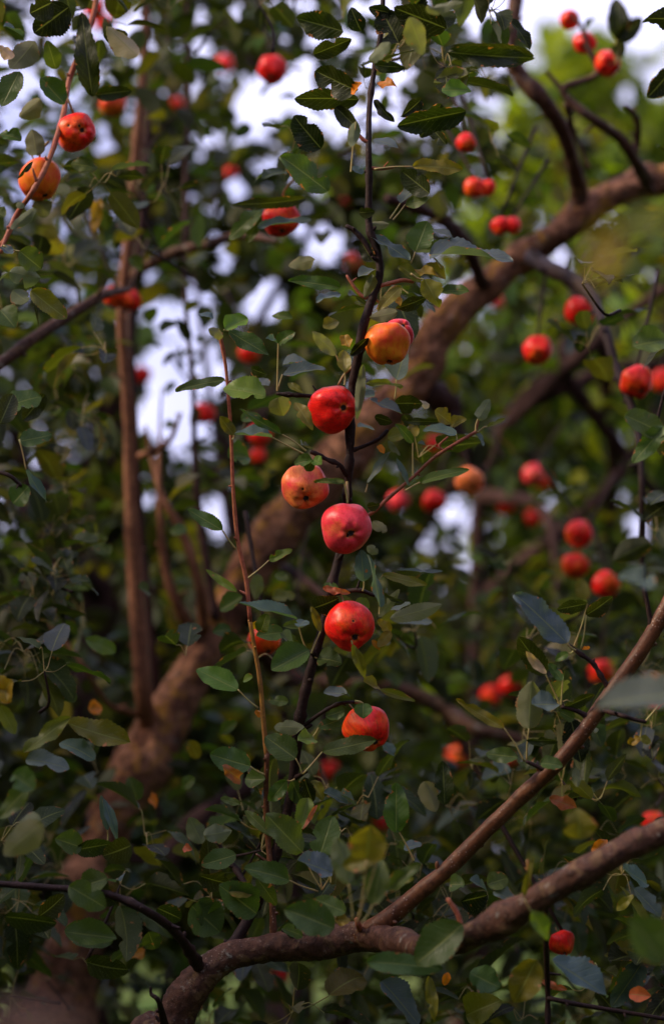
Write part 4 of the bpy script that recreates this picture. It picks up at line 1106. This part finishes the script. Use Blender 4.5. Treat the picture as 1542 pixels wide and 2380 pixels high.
# a few leaves that break up the wide gaps in the crown
rgi = random.Random(31)
isl = []
for x, y in ((408, 724), (452, 812), (398, 806), (330, 905), (452, 925), (466, 690), (603, 655), (352, 1012), (330, 800), (540, 905), (640, 175), (700, 250), (585, 285), (760, 545), (930, 140), (905, 285), (1400, 60), (480, 850), (420, 868), (1480, 1200)):
    c = P(x, y, rgi.uniform(4.3, 5.0))
    cluster(c, rgi, .05, 'gookq', isl, n=rgi.randint(2, 4))
link('leaf_spray', leaf_mesh('leaf_spray', isl, LEAFB), LT)['kind'] = 'stuff'

# ================================================================== TREES BEHIND
def back_tree(x, d, top_y, spread, trunk_r, n, seed, label, kinds, size=0.09, lean=0.0, low_y=2200, yoff=0, mask=True, trunk_pts=None, name='tree'):
    """spread is the crown radius in metres, top_y the picture height of the crown's top"""
    rg = random.Random(seed)
    b = P(x, 1957, d); b.z = 0
    top = P(x, top_y, d).z
    low = max(0.5, P(x, low_y, d).z)
    T = empty(name, b, label, 'tree', 'trees behind the apple tree')
    tt = TubeSet()
    if trunk_pts:
        q = pxpath(trunk_pts)
    else:
        q = [(b.x + lean * k * (top * .85) + rg.gauss(0, .03) * k * 4, b.y + rg.gauss(0, .05) * k, top * .85 * k, trunk_r * (1 - .75 * k)) for k in (0.12, .35, .6, .8, 1)]
    q = [(b.x, b.y, -.1, trunk_r * 1.2)] + q
    tt.add(q, 14, 7, .15, seed, .1)
    link('trunk', tt.mesh('trunk', BARK_DARK), T)
    centers = []
    for k in range(9):
        h = rg.uniform(.35, .95)
        j = min(len(q) - 1, max(1, int(h * (len(q) - 1))))
        a = rg.uniform(0, 6.28)
        s = Vector(q[j][:3])
        e = Vector((b.x + math.cos(a) * spread * rg.uniform(.45, .95), b.y + math.sin(a) * spread * rg.uniform(.3, .8), low + (top - low) * rg.uniform(.3, .95)))
        m1 = s.lerp(e, .5) + Vector((rg.gauss(0, .1), rg.gauss(0, .1), rg.gauss(.1, .1))) * spread
        if mask and sum(in_hole(*unproj(Vector(s_))[:2], 1.1) for s_ in [s.lerp(m1, k_ / 5) for k_ in range(6)] + [m1.lerp(e, k_ / 5) for k_ in range(6)]) > 1:
            continue
        lbm = TubeSet()
        lbm.add([(*s, trunk_r * .45), (*m1, trunk_r * .28), (*e, trunk_r * .1)], 8, 6, .12, seed + k, .1)
        link('limb', lbm.mesh('limb', BARK_DARK), T)
        centers += [e, m1, s.lerp(e, .75)]
    out = []
    H = top - low
    tries = 0
    while len(out) < n and tries < n * 6:
        tries += 1
        a = rg.uniform(0, 6.28); u = rg.random() ** .45; v = rg.uniform(-1, 1)
        rad = spread * math.sqrt(max(0.02, 1 - v * v * .85)) * u
        c = Vector((b.x + math.cos(a) * rad + lean * H * .5, b.y + math.sin(a) * rad * .8, low + H * .5 + v * H * .5))
        if noise.noise(c * (1.7 / spread ** .5) + Vector((seed, 0, 0))) < -0.05: continue
        X, Y, dd = unproj(c)
        if mask and in_hole(X, Y, 1.1): continue
        cl = []
        cluster(c, rg, size * rg.uniform(.8, 1.2), kinds, cl, None, n=rg.randint(4, 7))
        if mask:
            for l in cl:
                X, Y, _ = unproj(Vector(l['o']) + Vector(l['d']).normalized() * l['L'] * 0.5)
                if not in_hole(X, Y, 1.08) and not on_apple(X, Y, dd): out.append(l)
        else:
            out += cl
    link('crown', leaf_mesh('crown', out, LEAFB), T)
    return T


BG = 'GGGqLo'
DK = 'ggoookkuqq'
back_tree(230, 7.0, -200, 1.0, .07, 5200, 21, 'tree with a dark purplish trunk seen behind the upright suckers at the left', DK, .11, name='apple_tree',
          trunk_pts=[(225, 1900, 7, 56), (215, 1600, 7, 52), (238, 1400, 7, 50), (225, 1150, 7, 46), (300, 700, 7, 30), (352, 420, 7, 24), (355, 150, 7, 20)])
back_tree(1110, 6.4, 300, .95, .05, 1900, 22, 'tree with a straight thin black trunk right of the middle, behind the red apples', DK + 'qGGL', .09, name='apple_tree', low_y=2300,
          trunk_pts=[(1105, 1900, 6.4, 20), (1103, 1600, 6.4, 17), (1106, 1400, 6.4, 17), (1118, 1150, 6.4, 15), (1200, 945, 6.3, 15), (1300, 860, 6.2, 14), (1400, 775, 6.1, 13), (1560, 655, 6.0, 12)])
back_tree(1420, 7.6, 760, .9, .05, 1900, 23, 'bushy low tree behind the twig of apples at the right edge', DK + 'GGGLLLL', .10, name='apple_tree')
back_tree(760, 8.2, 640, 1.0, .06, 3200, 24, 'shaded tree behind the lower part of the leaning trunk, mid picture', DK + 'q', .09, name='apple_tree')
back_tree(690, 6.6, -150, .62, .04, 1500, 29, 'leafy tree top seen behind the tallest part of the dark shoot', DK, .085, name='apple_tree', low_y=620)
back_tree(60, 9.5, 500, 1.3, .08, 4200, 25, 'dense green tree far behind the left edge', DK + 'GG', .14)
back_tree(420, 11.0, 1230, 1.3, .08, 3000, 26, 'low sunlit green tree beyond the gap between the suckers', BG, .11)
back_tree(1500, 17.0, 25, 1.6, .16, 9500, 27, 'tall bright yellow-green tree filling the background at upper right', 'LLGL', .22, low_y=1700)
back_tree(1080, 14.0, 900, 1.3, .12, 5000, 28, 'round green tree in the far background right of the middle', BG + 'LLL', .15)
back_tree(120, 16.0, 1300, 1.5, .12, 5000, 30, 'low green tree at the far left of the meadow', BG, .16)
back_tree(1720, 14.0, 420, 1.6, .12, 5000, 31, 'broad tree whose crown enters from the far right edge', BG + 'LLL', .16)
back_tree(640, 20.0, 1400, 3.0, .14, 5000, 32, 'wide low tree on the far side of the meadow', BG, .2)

# unseen leaf walls added behind and beside the camera to hold off light
def surround():
    rg = random.Random(77)
    out = []
    for (x0, x1, y0, y1, z0, z1, n) in ((-4.5, 4.5, -3.4, -1.9, 0, 4.6, 900), (2.6, 4.4, -2, 9, 0, 5.5, 1100), (-5.4, -3.6, -2, 2.2, 0, 4.2, 900), (-4.6, -3.4, 2.2, 9, 0, 4.2, 900)):
        for _ in range(n):
            c = Vector((rg.uniform(x0, x1), rg.uniform(y0, y1), rg.uniform(z0, z1)))
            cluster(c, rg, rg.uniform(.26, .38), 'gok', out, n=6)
    o = link('unseen_shade_foliage', leaf_mesh('unseen_shade_foliage', out, LEAFB))
    tag(o, 'added out-of-view foliage that blocks light from behind and beside the camera', 'foliage', kind='stuff')


surround()

# ================================================================== APPLES
APMESH = {}


def apple_mesh(seed, n1, n2, pits=(), lobes=0.03, crack=None, squash=.9, cleft=None):
    rg = random.Random(seed)
    th = np.linspace(0, 2 * np.pi, n1, endpoint=False)
    ph = np.linspace(0, np.pi, n2)
    V, pit = [], []
    o5 = rg.uniform(0, 6)
    sd = Vector((seed * 1.7, seed * .3, 2))
    for j, p in enumerate(ph):
        for i, a in enumerate(th):
            r = math.sin(p) * (1 + .10 * math.cos(p) + .03 * math.cos(2 * p))
            z = math.cos(p) * squash
            z -= .30 * math.exp(-(p / .38) ** 2)
            z += .15 * math.exp(-((math.pi - p) / .30) ** 2)
            low = .5 - .5 * math.cos(p)
            rib = lobes * math.cos(5 * a + o5) * low * math.sin(p)
            z += -lobes * .8 * math.cos(5 * a + o5) * math.exp(-((math.pi - p - .35) / .25) ** 2)
            v = Vector((r * math.cos(a), r * math.sin(a), z))
            nn = noise.noise(v * 1.1 + sd) * .16 + noise.noise(v * 3 + sd) * .018
            v *= 1 + rib + nn
            u = v.normalized()
            q = 1.0 * math.exp(-((math.pi - p) / .17) ** 2)
            if cleft is not None:
                g_ = math.exp(-((u - Vector(cleft).normalized()).length / .45) ** 2)
                v *= 1 - .22 * g_
            for (pd, pr, dep) in pits:
                dd = (u - Vector(pd).normalized()).length
                if dd < pr * 3:
                    w_ = math.exp(-(dd / pr) ** 2)
                    v -= u * w_ * dep
                    q = max(q, math.exp(-(dd / (pr * .95)) ** 2))
            V.append(v); pit.append(q)
    F = []
    for j in range(n2 - 1):
        for i in range(n1):
            a = j * n1 + i; b = j * n1 + (i + 1) % n1
            F.append((a, a + n1, b + n1, b))
    me = bpy.data.meshes.new('apple_body')
    me.from_pydata([tuple(v) for v in V], [], F)
    me.polygons.foreach_set('use_smooth', [True] * len(me.polygons))
    at = me.attributes.new('pit', 'FLOAT_VECTOR', 'POINT')
    at.data.foreach_set('vector', np.repeat(np.array(pit)[:, None], 3, 1).ravel())
    me.update()
    return me


def stalk_mesh():
    t = TubeSet()
    t.add([(0, 0, .55, .035), (.03, .02, .85, .03), (.10, .03, 1.15, .035), (.16, .02, 1.4, .05)], 8, 4, .1)
    return t.mesh('stalk', STALK)


def calyx_mesh():
    t = TubeSet()
    for k in range(5):
        a = k * 1.2566
        c, s = math.cos(a), math.sin(a)
        t.add([(c * .03, s * .03, -.70, .03), (c * .085, s * .085, -.78, .028), (c * .10, s * .10, -.86, .016), (c * .06, s * .06, -.90, .006)], 5, 3)
    return t.mesh('calyx', CALYX)


STM, CXM = stalk_mesh(), calyx_mesh()


def put_apple(x, y, r, d, cal, mat, blush, label, mesh, group=None, real=None, cz=1, spin=None):
    """cal: where the calyx end shows, as an offset from the centre in radii (right, down)"""
    cx, cy = cal
    k = math.hypot(cx, cy)
    if k > .98: cx, cy = cx / k * .98, cy / k * .98
    c = CR * cx - CU * cy - CF * math.sqrt(max(0.0, 1 - cx * cx - cy * cy)) * cz
    loc = P(x, y, d)
    rad = M(r, d)
    T = empty('apple', loc, label, 'apple', group)
    q = (-c).to_track_quat('Z', 'Y')
    T.rotation_mode = 'QUATERNION'
    rg = random.Random(int(x * 7 + y))
    q = q @ Quaternion((0, 0, 1), rg.uniform(0, 6.28) if spin is None else spin)
    T.rotation_quaternion = q
    b = bpy.data.objects.new('apple_body', mesh)
    COL.objects.link(b)
    b.parent = T
    b.scale = (rad, rad, rad)
    if not mesh.materials: mesh.materials.append(mat)
    b.material_slots[0].link = 'OBJECT'
    b.material_slots[0].material = mat
    b.color = (1, 1, 1, blush)
    for nm, me in (('stalk', STM), ('calyx', CXM)):
        o = bpy.data.objects.new(nm, me)
        COL.objects.link(o)
        o.parent = b
    return T, q, c


def pit_dirs(cal, pts, cz=1):
    """picture offsets -> directions in the apple's own axes (spin 0)"""
    cx, cy = cal
    k = math.hypot(cx, cy)
    if k > .98: cx, cy = cx / k * .98, cy / k * .98
    c = CR * cx - CU * cy - CF * math.sqrt(max(0.0, 1 - cx * cx - cy * cy)) * cz
    qi = (-c).to_track_quat('Z', 'Y').inverted()
    out = []
    for (px, py, pr, dep) in pts:
        v = CR * px - CU * py - CF * math.sqrt(max(0.02, 1 - px * px - py * py))
        out.append((tuple(qi @ v), pr, dep))
    return out


for i, (x, y, r, d, cal, mat, bl, lab, pits, kw, sq) in enumerate(HERO):
    if 'cleft' in kw:
        px, py = kw['cleft']
        off = {0: (.30, -.55), 9: (0.15, .2)}[i]
        kw = dict(cleft=pit_dirs(cal, [(off[0], off[1], .1, 0)])[0][0])
        kw = {}
    me = apple_mesh(i + 3, 128, 96, pit_dirs(cal, pits), squash=sq, **kw)
    put_apple(x, y, r, d, cal, mat, bl, lab, me, spin=0)

_rt = random.Random(4)
TMPL = [apple_mesh(50 + k, 56, 42, [((_rt.gauss(0, 1), _rt.gauss(0, 1), _rt.uniform(-1, .4)), _rt.uniform(.07, .14), _rt.uniform(.02, .07)) for _ in range(k % 3)], squash=(.84, .9, .97, .88, .93, .86)[k], lobes=(.03, .05, .02, .045, .03, .05)[k]) for k in range(6)]
hang = []
for i, (x, y, r, cal, mat, bl, lab) in enumerate(MIDS):
    d = mid_depth(x, r)
    put_apple(x, y, r, d, cal, mat, bl, lab, TMPL[(i * 5 + i // 6) % 6])
    if x < 1300 or y > 200: hang.append((x, y - r * .7, d, M(r, d)))
rg = random.Random(5)
for q in ([(903, 745, 3.14), (890, 715, 3.14), (868, 690, 3.12)], [(785, 895, 3.14), (800, 870, 3.14), (822, 850, 3.13)], [(806, 1175, 3.12), (808, 1150, 3.12), (806, 1120, 3.13)], [(800, 1408, 3.12), (792, 1385, 3.13), (768, 1372, 3.13)],
          [(846, 1646, 3.12), (838, 1636, 3.12), (825, 1632, 3.12)], [(655, 470, 3.64), (662, 440, 3.6), (700, 400, 3.5)], [(172, 265, 3.37), (160, 235, 3.37), (150, 215, 3.38)], [(92, 370, 3.36), (94, 350, 3.34), (112, 330, 3.32)]):
    t = TubeSet()
    t.add([(*P(a, b, c), .0014 + .0004 * k) for k, (a, b, c) in enumerate(q)], 6, 4)
    link('fruit_spur', t.mesh('fruit_spur', STALK), LF if q[0][0] < 200 else FT)
for x, y, d, rad in hang:      # the twig each of these apples hangs from
    t = TubeSet()
    a = P(x, y - 8, d)
    L = rg.uniform(.10, .2)
    sx = rg.choice((-1, 1)) * rg.uniform(.02, .09)
    t.add([(a.x + sx, a.y + .05, a.z + L, .004), (a.x + sx * .6, a.y + .03, a.z + L * .6, .0035), (*a, .0025)], 6, 4, .1)
    link('twig', t.mesh('twig', BARK_TWIG), LT)
